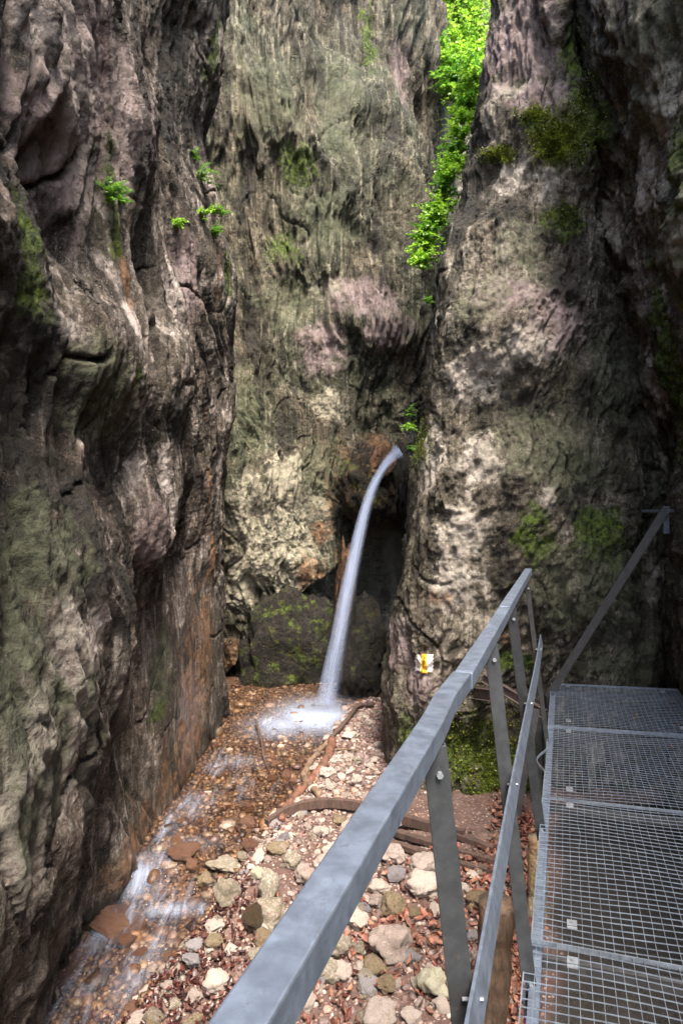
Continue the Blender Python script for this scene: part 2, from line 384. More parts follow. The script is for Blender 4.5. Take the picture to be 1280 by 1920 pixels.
# --- stains on the rock, anchored at points on the rock: kinds moss, rust, wet with painted hollow shade / calcite, rose, algae
STAINS = [
 # moss
 ('moss', 1040, 270, .16, .14), ('moss', 1100, 230, .2, .35), ('moss', 1070, 120, .1, .5), ('moss', 930, 290, .12, .08), ('moss', 1000, 215, .14, .08),
 ('moss', 880, 1400, .45, .30), ('moss', 960, 1450, .4, .3), ('moss', 760, 1400, .12, .3), ('moss', 1050, 420, .25, .15), ('moss', 780, 830, .12, .25), ('moss', 830, 400, .08, .3),
 ('moss', 555, 310, .35, .35), ('moss', 530, 470, .3, .3), ('moss', 550, 1180, .3, .35), ('moss', 200, 300, .08, .2), ('moss', 210, 440, .1, .2), ('moss', 430, 500, .1, .5),
 ('moss', 700, 840, .2, .1), ('moss', 1260, 700, .25, .9), ('moss', 1270, 300, .2, .6), ('moss', 650, 900, .15, .4), ('moss', 510, 1240, .3, .3), ('moss', 270, 690, .08, .12), ('moss', 960, 1240, .2, .1),
 ('moss', 60, 500, .15, .25), ('moss', 300, 1330, .15, .1), ('moss', 1000, 1000, .2, .3), ('moss', 1120, 1000, .3, .3), ('moss', 400, 100, .12, .6), ('moss', 690, 80, .15, .8),
 # rust
 ('rust', 370, 1300, .35, .7), ('rust', 390, 1200, .35, .6), ('rust', 350, 1420, .35, .4), ('rust', 270, 1560, .4, .25), ('rust', 400, 1050, .12, .5), ('rust', 320, 1480, .3, .35), ('rust', 430, 1230, .2, .4), ('rust', 250, 1600, .4, .2), ('rust', 580, 1070, .3, .3), ('rust', 600, 1000, .2, .3), ('rust', 640, 860, .2, .25), ('rust', 622, 940, .15, .4), ('rust', 700, 822, .3, .12), ('rust', 640, 1060, .12, .6),
 ('rust', 240, 530, .1, .35), ('rust', 965, 1200, .16, .14), ('rust', 930, 1180, .12, .1), ('rust', 410, 500, .06, .4), ('rust', 820, 1120, .15, .08), ('rust', 255, 400, .08, .2), ('rust', 400, 900, .08, .6), ('rust', 630, 900, .12, .4),
 # dark wet film; in the cave and hollows also shade painted as colour
 ('wet', 100, 900, .42, .26), ('wet', 200, 880, .3, .25), ('wet', 240, 1000, .2, .25), ('wet', 60, 700, .2, .4), ('wet', 80, 420, .18, .3), ('wet', 470, 600, .22, .9), ('wet', 530, 800, .12, .5), ('wet', 520, 1260, .6, .35), ('wet', 600, 1200, .3, .6),
 ('wet', 250, 430, .12, .3), ('wet', 880, 400, .22, .22), ('wet', 1060, 540, .25, .2), ('wet', 1140, 200, .10, 1.0), ('wet', 1180, 600, .08, .9), ('wet', 470, 300, .12, .8), ('wet', 600, 150, .1, .7), ('wet', 700, 450, .08, .5), ('wet', 310, 200, .14, .6), ('wet', 1000, 760, .35, .15),
 ('wet', 700, 1060, 1.5, 1.2), ('wet', 705, 1020, 1.5, 1.2), ('wet', 670, 1150, .6, .6), ('wet', 690, 1000, .5, .4), ('wet', 560, 1260, .6, .5), ('wet', 600, 1180, .4, .4), ('wet', 150, 960, .4, .35), ('wet', 90, 1050, .3, .25), ('wet', 150, 760, .3, .2), ('wet', 40, 620, .2, .3), ('wet', 20, 780, .2, .4), ('wet', 330, 780, .15, .2), ('wet', 270, 300, .1, .7), ('wet', 330, 100, .15, .5), ('wet', 940, 390, .25, .15), ('wet', 860, 440, .15, .12), ('wet', 300, 1640, .8, .12), ('wet', 420, 1330, .4, .15), ('wet', 180, 1720, .4, .15), ('wet', 860, 130, .3, 1.0), ('wet', 740, 260, .2, .5), ('wet', 1070, 950, .3, .25), ('wet', 880, 620, .15, .1), ('wet', 180, 1080, .3, .2),  # first entries paint the cave's depth shade black
 ('wet', 120, 1400, .12, .5), ('wet', 1130, 1180, .25, .2), ('wet', 650, 940, .3, .5), ('wet', 30, 1000, .2, .3), ('wet', 960, 1100, .16, .3), ('wet', 1100, 740, .2, .3), ('wet', 700, 1200, .5, .6),
 # calcite; with algae on the right flank, pale colour replaces missing sunlight
 ('lime', 210, 380, .2, .15), ('lime', 270, 620, .18, .22), ('lime', 310, 880, .12, .2), ('lime', 150, 350, .15, .2), ('wet', 60, 1200, .2, .3), ('wet', 170, 1420, .12, .5), ('wet', 60, 1560, .15, .4), ('wet', 30, 1350, .12, .3), ('wet', 240, 1120, .2, .3), ('lime', 230, 250, .3, .5), ('lime', 80, 250, .4, .3), ('lime', 330, 560, .2, .5), ('lime', 500, 1060, .6, .35), ('lime', 560, 1020, .6, .4), ('lime', 470, 980, .4, .7), ('lime', 540, 900, .4, .5), ('lime', 590, 960, .3, .4), ('lime', 450, 1120, .25, .3), ('lime', 900, 700, .3, .3), ('lime', 960, 330, .2, .2), ('lime', 1000, 640, .3, .2), ('lime', 850, 1100, .25, .3), ('lime', 1240, 200, .25, .4), ('lime', 1210, 700, .2, .4), ('alga', 1230, 950, .3, .6), ('alga', 1200, 100, .5, .8), ('lime', 1260, 450, .2, .4), ('lime', 1230, 1080, .15, .3), ('lime', 250, 880, .15, .1), ('lime', 740, 1190, .2, .2), ('lime', 1200, 330, .2, .3), ('lime', 1150, 420, .15, .3), ('alga', 1220, 500, .3, .6), ('lime', 130, 1300, .3, .6), ('lime', 60, 1500, .3, .5), ('lime', 180, 1180, .2, .2),
 ('lime', 520, 1000, .4, .5), ('lime', 560, 940, .35, .35), ('lime', 460, 1080, .3, .4), ('lime', 540, 1090, .3, .2), ('lime', 1020, 350, .14, .2), ('lime', 960, 170, .18, .08), ('lime', 860, 700, .18, .2), ('lime', 800, 560, .1, .2), ('lime', 810, 860, .2, .35), ('lime', 860, 1000, .25, .3),
 ('lime', 1240, 860, .06, .3), ('lime', 900, 860, .2, .3), ('lime', 1030, 940, .1, .2), ('lime', 620, 760, .3, .3), ('lime', 420, 860, .12, .5), ('lime', 620, 540, .4, .15), ('lime', 60, 60, .3, .2), ('lime', 150, 120, .3, .3), ('lime', 120, 600, .2, .08), ('lime', 330, 1000, .1, .3),
 # rose
 ('rose', 680, 560, .7, .4), ('rose', 600, 650, .4, .5), ('rose', 730, 620, .5, .35), ('rose', 200, 200, .7, .5), ('rose', 970, 80, .4, .4), ('rose', 1000, 180, .3, .15), ('rose', 740, 1210, .3, .3), ('rose', 780, 1280, .25, .2), ('rose', 350, 520, .3, .5), ('rose', 750, 140, .25, .7), ('rose', 1050, 600, .4, .3), ('rose', 360, 1350, .4, .5), ('rose', 80, 300, .5, .4), ('rose', 300, 1000, .3, .3), ('rose', 940, 560, .3, .2),
 # algae green
 ('alga', 540, 560, .6, .5), ('alga', 600, 420, .7, .5), ('alga', 470, 760, .4, .9), ('alga', 600, 880, .5, .6), ('alga', 500, 180, .6, .9), ('alga', 640, 200, .5, 1.0), ('alga', 1050, 850, .6, .5), ('alga', 1100, 1100, .6, .4), ('alga', 980, 460, .3, .3), ('alga', 60, 1350, .6, .8), ('alga', 200, 740, .5, .3), ('alga', 1180, 1250, .5, .2), ('alga', 900, 560, .3, .3), ('alga', 1150, 700, .4, .6), ('alga', 100, 1050, .4, .3), ('alga', 300, 1250, .3, .4),
]
CH = {'moss': 0, 'rust': 1, 'wet': 2, 'lime': 3, 'rose': 4, 'alga': 5}
stain = {k: np.zeros((len(SURF[k][0]), 6), np.float32) for k in 'LBR'}
for kind, px, py, ra, rz in STAINS:
    c, n_, k = hit(px, py, 'LBR', 9)
    if k == 'x': continue
    for kk in 'LBR':
        dx = SURF[kk][0] - c
        e = (dx[:, 0] ** 2 + dx[:, 1] ** 2) / ra ** 2 + dx[:, 2] ** 2 / rz ** 2
        stain[kk][:, CH[kind]] = np.maximum(stain[kk][:, CH[kind]], (.8 * np.exp(-e * .8)).astype(np.float32))
def cliff(name, key, S, mat, label, flip=False):
    me = np_mesh(name, S.reshape(-1, 3), quads(S.shape[0], S.shape[1], flip))
    vcol(me, 'stain', stain[key][:, :3]); vcol(me, 'stain2', stain[key][:, 3:])
    return tag(link(name, me, mat), label, 'cliff', kind='structure')
cliff('cliff_left', 'L', SL, M_left, 'pitted grey and rose limestone wall rising from the stream', False)
cliff('cliff_back', 'B', SB, M_back, 'streaked greenish limestone wall behind the waterfall', False)
cliff('cliff_right', 'R', SR, M_right, 'mossy limestone buttress where the metal walkway ends', False)

# ------------------------------------------------------------------ ground material
def ground_material():
    t = NT('gravel_dirt'); o = t.coord()
    n1 = t.noise(o, 1.6, 4, .6); n2 = t.noise(o, 14, 6, .75); n3 = t.voro(o, 42, 'F1', 'Color'); n4 = t.voro(o, 42)
    col = t.mix(t.rng(n1, .4, .6), (.10, .056, .044), (.15, .096, .076))
    col = t.mix(t.rng(n2, .4, .62), col, (.09, .05, .04))
    hs = t.sep(n3)
    st = t.math('MULTIPLY', t.rng(hs[0], .62, .7), t.rng(n4, .5, .35))
    col = t.mix(t.math('MULTIPLY', st, .8), col, t.mix(hs[1], (.42, .34, .29), (.25, .15, .11)))
    dm = t.sep(t.attr('relief_shade_mask').outputs['Color'])[0]  # shade below the walkway deck, painted into the ground colour
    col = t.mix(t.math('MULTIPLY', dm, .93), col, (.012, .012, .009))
    t.set('Base Color', col); t.set('Roughness', .85)
    h = t.math('ADD', n2, t.math('MULTIPLY', st, .35)); t.set('Normal', t.bump(h, .03, 1.0))
    return t.m
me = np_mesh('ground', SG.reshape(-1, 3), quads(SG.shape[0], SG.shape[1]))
vcol(me, 'relief_shade_mask', sst(-.02, .14, SG[..., 0] - np.where(SG[..., 1] < 5.2, .363 * SG[..., 1], 9) + 0.12 + .04 * np.sin(SG[..., 1] * 7)).reshape(-1, 1))  # mask of the painted deck shade, along the walkway's left edge
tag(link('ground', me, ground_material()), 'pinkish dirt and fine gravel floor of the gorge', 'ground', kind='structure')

# ------------------------------------------------------------------ water
def flow_coord(t, sc):
    return t.coord(scale=sc)
def water_material():
    t = NT('stream_water'); t.m.blend_method = 'HASHED' if hasattr(t.m, 'blend_method') else 'OPAQUE'
    o = t.coord(rot=(0, 0, R(-8)), scale=(3.2, .42, 1)); at = t.attr('foam'); fm = t.sep(at.outputs['Color'])
    n1 = t.noise(o, 5, 6, .6, 1.2); n2 = t.noise(t.coord(scale=(1.4, .8, 1)), 9, 4, .6, .8)
    foam = t.rng(t.math('ADD', fm[0], t.math('MULTIPLY', t.math('SUBTRACT', n1, .5), 1.7)), .15, 1.5, 0, .75)
    soft = t.math('MULTIPLY', fm[1], t.rng(n2, .3, .7, .72, 1.0))
    foam = t.math('MAXIMUM', foam, soft)
    tr = t.node('ShaderNodeBsdfTransparent'); tr.inputs[0].default_value = (.86, .80, .72, 1)
    gl = t.node('ShaderNodeBsdfGlossy'); gl.inputs['Roughness'].default_value = .13
    t.t.links.new(t.bump(t.math('ADD', n1, t.math('MULTIPLY', n2, .6)), .05, 1.0), gl.inputs['Normal'])
    fr = t.node('ShaderNodeFresnel'); fr.inputs[0].default_value = 1.33
    m1 = t.node('ShaderNodeMixShader'); t.t.links.new(t.math('ADD', t.math('MULTIPLY', fr.outputs[0], 1.0), .04), m1.inputs[0])
    t.t.links.new(tr.outputs[0], m1.inputs[1]); t.t.links.new(gl.outputs[0], m1.inputs[2])
    df = t.node('ShaderNodeBsdfDiffuse'); df.inputs[0].default_value = (.36, .42, .54, 1)
    m2 = t.node('ShaderNodeMixShader'); t.t.links.new(foam, m2.inputs[0]); t.t.links.new(m1.outputs[0], m2.inputs[1]); t.t.links.new(df.outputs[0], m2.inputs[2])
    t.t.links.new(m2.outputs[0], t.out.inputs['Surface'])
    return t.m
yw = np.linspace(1.0, 9.4, 520); Uw = np.linspace(0, 1, 150)
XL = np.full_like(yw, -1.75); XR = itp(yw, BANK) + .16
WX = XL[:, None] * (1 - Uw) + XR[:, None] * Uw; WY = np.repeat(yw[:, None], 150, 1)
pw = np.stack([WX, WY, 0 * WX], -1).reshape(-1, 3)
WZ = itp(WY, WLEV) + (fbm(pw * np.array([4, 2.2, 1]), 3, 300) * .014).reshape(WX.shape)
fo = np.zeros((WX.size, 2), np.float32)
def foam_at(px, py, rx, ry, a, soft=0, ang=0):
    d = -2.53 * F / -(py - 960.0); c = P(px, py, d); dx = pw[:, 0] - c[0]; dy = pw[:, 1] - c[1]
    ca, sa = math.cos(R(ang)), math.sin(R(ang)); ux = dx * ca + dy * sa; uy = -dx * sa + dy * ca
    g = a * np.exp(-((ux / rx) ** 2 + (uy / ry) ** 2) ** 1.2)
    fo[:, 0] = np.maximum(fo[:, 0], g)
    if soft: fo[:, 1] = np.maximum(fo[:, 1], soft * np.exp(-((ux / (rx * .8)) ** 2 + (uy / (ry * .8)) ** 2)))
for a in [(590, 1345, .50, .62, 1.1, .95, 0), (530, 1362, .4, .45, .8, .55, 0), (405, 1440, .12, .3, .6, 0, 0), (420, 1420, .2, .2, .35), (265, 1625, .12, .2, .9, .42, -10), (320, 1668, .26, .09, .75, .25, 5), (300, 1660, .35, .3, .45),
          (290, 1600, .16, .16, .7, .2, 0), (215, 1700, .16, .4, .5, .05, -15), (150, 1780, .2, .4, .4, .03, -15), (360, 1510, .2, .3, .5, .1), (440, 1430, .3, .2, .5, .1), (260, 1760, .14, .4, .5, .12, -15), (350, 1575, .3, .12, .4, .1, 0), (110, 1850, .2, .4, .32, .04, -10), (320, 1545, .08, .3, .5, .1, 0), (450, 1480, .3, .3, .28), (200, 1850, .2, .3, .25, 0, 0)]:
    foam_at(*a)
me = np_mesh('stream', np.stack([WX, WY, WZ], -1).reshape(-1, 3), quads(*WX.shape))
vcol(me, 'foam', fo)
tag(link('stream', me, water_material()), 'clear shallow stream running over pebbles with white riffles', 'stream', kind='structure')

def fall_material():
    t = NT('falling_water'); uv = t.node('ShaderNodeUVMap'); uv.uv_map = 'UVMap'
    mp = t.node('ShaderNodeMapping'); t.t.links.new(uv.outputs[0], mp.inputs[0]); mp.inputs[3].default_value = (9, .5, 1)
    mp2 = t.node('ShaderNodeMapping'); t.t.links.new(uv.outputs[0], mp2.inputs[0]); mp2.inputs[3].default_value = (34, .9, 1)
    n = t.noise(mp.outputs[0], 1.5, 5, .65); n2 = t.noise(mp2.outputs[0], 1.5, 3, .6)
    at = t.attr('veil'); a = t.sep(at.outputs['Color'])[0]
    k = t.math('MULTIPLY', a, t.math('ADD', .26, t.math('ADD', t.rng(n, .25, .75, 0, .42), t.rng(n2, .3, .7, 0, .22))))
    k = t.math('MULTIPLY', t.math('MINIMUM', k, .88), .86)
    tr = t.node('ShaderNodeBsdfTransparent'); df = t.node('ShaderNodeBsdfDiffuse'); df.inputs[0].default_value = (.60, .71, .95, 1)
    tl = t.node('ShaderNodeBsdfTranslucent'); tl.inputs[0].default_value = (.60, .71, .95, 1)
    mm = t.node('ShaderNodeMixShader'); mm.inputs[0].default_value = .45; t.t.links.new(df.outputs[0], mm.inputs[1]); t.t.links.new(tl.outputs[0], mm.inputs[2])
    m = t.node('ShaderNodeMixShader'); t.t.links.new(k, m.inputs[0]); t.t.links.new(tr.outputs[0], m.inputs[1]); t.t.links.new(mm.outputs[0], m.inputs[2])
    t.t.links.new(m.outputs[0], t.out.inputs['Surface'])
    return t.m
path = np.array([(750, 845, 8.5, 14), (738, 854, 8.42, 14), (722, 872, 8.32, 17), (704, 902, 8.24, 18), (688, 945, 8.18, 19), (674, 1000, 8.12, 22), (660, 1065, 8.06, 24), (647, 1130, 8.0, 26), (634, 1200, 7.95, 28), (622, 1262, 7.9, 33), (611, 1325, 7.86, 38), (607, 1345, 7.85, 42)], float)
cen = np.array([P(a, b, d) for a, b, d, w_ in path]); cen = catmull(cen[:, None, :], 90)[:, 0]; wid = np.interp(np.linspace(0, 11, 90), range(12), path[:, 3]) / F * 8.0 * .64
th = np.linspace(0, 2 * math.pi, 49)
V = np.zeros((90, 49, 3)); veil = np.zeros((90, 49))
for i in range(90):
    rr = wid[i] * (1 + .05 * np.sin(th * 5 + i * .02))
    V[i, :, 0] = cen[i, 0] + rr * np.cos(th); V[i, :, 1] = cen[i, 1] + wid[i] * .55 * np.sin(th); V[i, :, 2] = cen[i, 2] - .10 * np.cos(th) * (i < 20) * (1 - i / 20)
    edge = np.abs(np.sin(th)); veil[i] = (.02 + .98 * edge ** 3.2) * (1 - .45 * (i / 90) ** 1.5) * (1 - .25 * (np.cos(th) > 0) * np.cos(th) * min(1, i / 30))
me = np_mesh('waterfall', V.reshape(-1, 3), quads(90, 49)); vcol(me, 'veil', veil.reshape(-1, 1))
ul = me.uv_layers.new(name='UVMap'); uu = np.repeat((th / (2 * math.pi))[None, :], 90, 0); vv = np.repeat(np.linspace(0, 4, 90)[:, None], 49, 1)
UV = np.stack([uu, vv], -1).reshape(-1, 2)[quads(90, 49).ravel()]; ul.data.foreach_set('uv', UV.astype(np.float32).ravel())
tag(link('waterfall', me, fall_material()), 'thin silky white waterfall curving down from the dark rock slot', 'waterfall', kind='structure')
# fine spray hanging where the fall lands
Vs_, Fs_ = None, None
bm = bmesh.new(); bmesh.ops.create_icosphere(bm, subdivisions=3, radius=1); me = bpy.data.meshes.new('spray'); bm.to_mesh(me); bm.free()
t = NT('spray'); t.n.remove(t.b); vol = t.node('ShaderNodeVolumePrincipled'); gr = t.node('ShaderNodeTexGradient', gradient_type='SPHERICAL')
t.t.links.new(t.coord('Object'), gr.inputs[0]); vol.inputs['Color'].default_value = (.82, .88, 1, 1); vol.inputs['Anisotropy'].default_value = .3
t.put(vol.inputs['Density'], t.math('MULTIPLY', t.math('POWER', gr.outputs['Fac'], 1.4), 6.0)); t.t.links.new(vol.outputs[0], t.out.inputs['Volume'])
o = link('spray', me, t.m); o.location = P(596, 1334, 7.75); o.scale = (.50, .40, .15); tag(o, 'soft white spray hanging over the foot of the waterfall', 'spray', kind='stuff')
# ------------------------------------------------------------------ rocks as things
def stone_material(name, wet=0.0, moss=0.0, tone=((.40, .31, .26), (.55, .48, .43)), rust=.25):
    t = NT(name); o = t.coord(); oi = t.node('ShaderNodeObjectInfo').outputs['Random']
    n1 = t.noise(o, 3.2, 5, .65); n2 = t.noise(o, 17, 5, .7); n3 = t.noise(o, 60, 3, .7)
    col = t.mix(t.rng(t.math('ADD', n1, t.math('MULTIPLY', oi, .3)), .45, .75), tone[0], tone[1])
    col = t.mix(t.rng(n2, .5, .66, 0, .55), col, (.13, .10, .085))
    col = t.mix(t.rng(n1, .52, .64, 0, rust), col, (.36, .17, .08))
    col = t.mix(1, col, t.mix(t.rng(n3, .3, .7), (.68, .68, .68), (1.25, 1.25, 1.25)), 'MULTIPLY')
    col = t.mix(1, col, t.mix(oi, (.85, .85, .86), (1.2, 1.17, 1.12)), 'MULTIPLY')
    if moss:
        m = t.rng(t.math('ADD', t.noise(o, 6, 5, .7), moss * .2), .52, .62)
        col = t.mix(t.math('MULTIPLY', m, .6), col, t.mix(t.rng(n3, .4, .6), (.05, .05, .015), (.17, .16, .05)))
    if wet: col = t.mix(1, col, (1 - wet * .85, 1 - wet * .95, 1 - wet), 'MULTIPLY')
    t.set('Base Color', col); t.set('Roughness', .82 - .5 * wet)
    t.set('Normal', t.bump(t.math('ADD', n2, t.math('MULTIPLY', n3, .4)), .018, 1.0))
    return t.m
M_stone = stone_material('pale_stone'); M_stone_moss = stone_material('mossy_stone', 0, .6, rust=.1)
M_stone_green = stone_material('green_stone', 0, 0, ((.36, .35, .20), (.52, .50, .38)), .1)
M_stone_wet = stone_material('wet_stone', .74, 0, ((.34, .20, .13), (.40, .27, .20)), .6)
M_stone_grey = stone_material('grey_stone', 0, 0, ((.20, .18, .19), (.30, .28, .29)), 0)
M_stone_dark = stone_material('dark_wet_stone', .78, .5, ((.2, .17, .12), (.2, .15, .1)), .5)
M_stone_brown = stone_material('brown_stone', .1, .3, ((.30, .20, .12), (.33, .27, .18)), .5)
def ico(sub):
    bm = bmesh.new(); bmesh.ops.create_icosphere(bm, subdivisions=sub, radius=1)
    V = np.array([v.co[:] for v in bm.verts]); Fc = np.array([[v.index for v in f.verts] for f in bm.faces]); bm.free(); return V, Fc
ICO = {k: ico(k) for k in (1, 2, 4, 5)}
def rock_shape(sub, seed, rough=.2, cuts=7, fine=.055):
    r = np.random.default_rng(seed); V, Fc = ICO[sub]; V = V.copy()
    for k in range(cuts):                                 # broken facets, softened
        d = r.normal(size=3); d /= np.linalg.norm(d); h = r.uniform(.62, .9); s = V @ d; ex = np.maximum(s - h, 0)
        V = V - d * (ex * .88)[:, None]
    V = V * (1 + rough * fbm(V * 1.2 + seed * 3.1, 2, seed) + fine * 2 * fbm(V * 4 + seed, 3, seed + 3))[:, None]
    if sub >= 4: V = V * (1 + fine * .6 * fbm(V * 13 + seed, 2, seed + 9))[:, None] 
    return V / np.abs(V).max(0), Fc
SHAPES = [np_mesh('stone', *rock_shape(4, 40 + i, .22 + .1 * (i % 3), 5 + i % 5)) for i in range(16)]
def stone_mesh(i, mat):
    key = 'stone_%d_%s' % (i, mat.name)
    if key not in bpy.data.meshes:
        m = SHAPES[i].copy(); m.name = key; m.materials.clear(); m.materials.append(mat)
    return bpy.data.meshes[key]
kk = 0
def stone(px, py, w_, h_, mat, label, group=None, cat='stone', name='stone', sink=.25, depth=1.0):
    """w_, h_ in photograph pixels; centre at (px, py)"""
    global kk; kk += 1
    g = hit(px, py + h_ * .38, 'G', 9)[0]; d = g[1]
    a = w_ / F * d * .5; b = h_ / F * d * .5 * .85
    o = bpy.data.objects.new(name, stone_mesh((kk * 7) % 16, mat)); C.objects.link(o)
    o.scale = (a * 1.02, a * random.uniform(.75, 1.0) * depth, b); o.rotation_euler = (random.uniform(-.25, .25), random.uniform(-.2, .2), random.choice((0, math.pi)) + random.uniform(-.4, .4))
    o.location = (g[0], g[1] + a * .3, g[2] + b * (1 - sink))
    return tag(o, label, cat, group or 'loose stones on the gorge floor')
BIG = [
 (735, 1768, 92, 82, M_stone, 'large pink and cream boulder in the middle of the rubble, behind the handrail'),
 (812, 1845, 66, 82, M_stone_green, 'rounded pale green-tinted boulder touching the first railing post from the left'),
 (668, 1728, 54, 46, M_stone, 'angular white stone hard against the right side of the handrail, above the large pink boulder'),
 (735, 1700, 58, 58, M_stone_brown, 'olive brown block wedged between white stones above the large pink boulder'),
 (740, 1640, 42, 32, M_stone_grey, 'smooth dark grey oval stone lying among pale stones'),
 (712, 1664, 44, 36, M_stone, 'pale rounded stone just left of the olive brown block'),
 (705, 1692, 34, 32, M_stone, 'small cream cobble under the pale rounded stone beside the handrail'),
 (735, 1603, 54, 40, M_stone, 'flat-topped cream stone below the rusty curved strip'),
 (798, 1622, 60, 44, M_stone, 'buff block beside the left railing post, upper of two'),
 (797, 1660, 74, 50, M_stone, 'wide buff block beside the left railing post, lower of two'),
 (638, 1822, 50, 42, M_stone, 'broken white angular stone near the lower right of the handrail'),
 (712, 1908, 70, 60, M_stone, 'large cream stone at the very bottom edge between handrail and post'),
 (632, 1775, 54, 64, M_stone_moss, 'dark moss-stained stone leaning under the handrail'),
 (770, 1905, 40, 46, M_stone, 'rough white stone at the bottom edge beside the green-tinted boulder'),
 (596, 1842, 30, 26, M_stone_grey, 'dark grey cobble at the lower right of the handrail'),
 (572, 1880, 40, 52, M_stone, 'brown cream stone cut by the bottom of the handrail'),
 (886, 1642, 28, 16, M_stone, 'small flat white stone right of the left railing post'),
 (902, 1690, 62, 40, M_stone_brown, 'flat ochre slab with moss between the two nearest posts'),
 (886, 1758, 28, 34, M_stone_grey, 'lilac grey pebble leaning on the flat mid rail'),
 (950, 1713, 26, 42, M_stone, 'upright pale stone between the flat rail and the second post'),
 (818, 1708, 32, 36, M_stone, 'pale egg-shaped stone touching the left post halfway up'),
 (778, 1712, 38, 26, M_stone_brown, 'dark olive wedge stone left of the first post'),
 (762, 1752, 20, 34, M_stone_moss, 'greenish upright cobble right of the large pink boulder'),
 (725, 1847, 42, 36, M_stone_brown, 'half-buried mossy brown stone below the large pink boulder'),
 (688, 1836, 34, 32, M_stone_moss, 'pale green lump left of the half-buried mossy brown stone'),
 (600, 1560, 34, 22, M_stone, 'small cream stone just under the curved dark timber'),
 (548, 1612, 40, 44, M_stone_moss, 'yellow grey boulder on the bank left of the handrail'),
 (517, 1592, 46, 30, M_stone_brown, 'flat brown stone resting against the yellow grey boulder'),
 (572, 1640, 42, 54, M_stone, 'white stone pressed against the left side of the handrail'),
 (470, 1582, 36, 38, M_stone_wet, 'dark wet stone at the water edge below the curved timber'),
 (502, 1660, 44, 80, M_stone_moss, 'tall curved mossy stone standing on the bank'),
 (484, 1640, 30, 34, M_stone_green, 'round olive cobble against the tall curved mossy stone'),
 (424, 1672, 56, 66, M_stone_moss, 'big green-stained boulder beside the white riffle'),
 (385, 1652, 34, 40, M_stone_brown, 'brown boulder at the end of the white riffle'),
 (425, 1625, 80, 26, M_stone_moss, 'long low mossy stone above the big green-stained boulder'),
 (505, 1712, 90, 74, M_stone_moss, 'large dark mossy rock under the left side of the handrail'),
 (478, 1722, 52, 66, M_stone_dark, 'shadowed mossy rock left of the large dark one by the handrail'),
 (405, 1845, 56, 54, M_stone, 'pale knobbly stone on the dark leaf patch'),
 (362, 1868, 34, 32, M_stone, 'round cream stone left of the pale knobbly stone'),
 (400, 1738, 40, 30, M_stone, 'cream stone in the leaves above the dark leaf patch'),
 (402, 1766, 36, 30, M_stone_brown, 'ochre stone under the cream stone in the leaves'),
 (432, 1782, 26, 24, M_stone, 'small buff stone right of the ochre stone in the leaves'),
 (234, 1766, 44, 30, M_stone_wet, 'smooth amber stone standing out of the fast water'),
 (340, 1600, 64, 40, M_stone_wet, 'long wet red-brown rock splitting the stream'),
 (305, 1680, 30, 26, M_stone_wet, 'round amber stone below the lower white riffle'),
 (180, 1695, 52, 44, M_stone_dark, 'black wet rock at the foot of the left cliff'),
 (215, 1738, 120, 34, M_stone_wet, 'long flat reddish rock washed by the stream'),
 (260, 1790, 34, 26, M_stone_wet, 'wet brown cobble beside the dark leaf patch'),
 (262, 1915, 60, 24, M_stone, 'flat ochre stone at the bottom edge left of the handrail'),
 (285, 1818, 28, 24, M_stone, 'pinkish cobble at the edge of the dark leaf patch'),
 (612, 1447, 32, 22, M_stone, 'bright white stone on the gravel bar right of the log'),
 (590, 1478, 26, 18, M_stone, 'cream stone on the gravel bar below the bright white one'),
 (618, 1475, 22, 18, M_stone, 'rounded white stone near the middle of the gravel bar'),
 (668, 1462, 26, 28, M_stone, 'flat pale stone on the gravel bar close to the buttress'),
 (655, 1378, 36, 16, M_stone, 'flat pink stone at the top of the gravel bar'),
 (668, 1425, 20, 18, M_stone_moss, 'greenish stone in the gravel bar by the buttress foot'),
 (648, 1492, 20, 14, M_stone, 'small white stone on the path edge of the gravel bar'),
 (400, 1445, 24, 18, M_stone_wet, 'dark rounded stone in the upper stream near the left cliff'),
 (385, 1490, 28, 12, M_stone, 'pale flat stone breaking the surface of the upper stream'),
 (866, 1665, 24, 18, M_stone, 'tiny cream stone right of the left post on the leaves'),
 (930, 1652, 22, 14, M_stone, 'little white stone close to the flat mid rail'),
]
for b in BIG: stone(*b)
# smaller loose stones, individually placed
def in_bank(x, y): return x > itp(y, BANK) + .02
SMALL_MATS = [M_stone, M_stone, M_stone, M_stone_moss, M_stone_brown, M_stone_grey]
def small_stone(x, y, s, mat, label, group):
    z = float(ground_z(np.array([[x]]), np.array([[y]]))[0, 0])
    o = bpy.data.objects.new('stone', stone_mesh(random.randrange(16), mat)); C.objects.link(o)
    o.scale = (s * random.uniform(.8, 1.2), s * random.uniform(.7, 1.1), s * random.uniform(.5, .8)); o.rotation_euler = (random.uniform(-.5, .5), random.uniform(-.5, .5), random.uniform(0, 6.28))
    o.location = (x, y, z + s * .28); return tag(o, label, 'stone', group)
cnt = 0
while cnt < 150:
    y = random.uniform(3.0, 5.1); x = random.uniform(-1.1, 1.35)
    if not in_bank(x, y) or (x > .45 and y > 4.2) or x > .363 * y - .18: continue
    small_stone(x, y, abs(random.gauss(.032, .014)) + .014, random.choice(SMALL_MATS), 'small cobble in the rubble of the near bank below the walkway', 'small cobbles of the near bank'); cnt += 1
cnt = 0
while cnt < 60:
    y = random.uniform(5.3, 7.7); x = random.uniform(-.3, .55)
    if not in_bank(x, y) or x > .40: continue
    small_stone(x, y, abs(random.gauss(.028, .012)) + .012, M_stone, 'small pale stone on the far gravel bar beside the buttress', 'small stones of the far gravel bar'); cnt += 1
cnt = 0
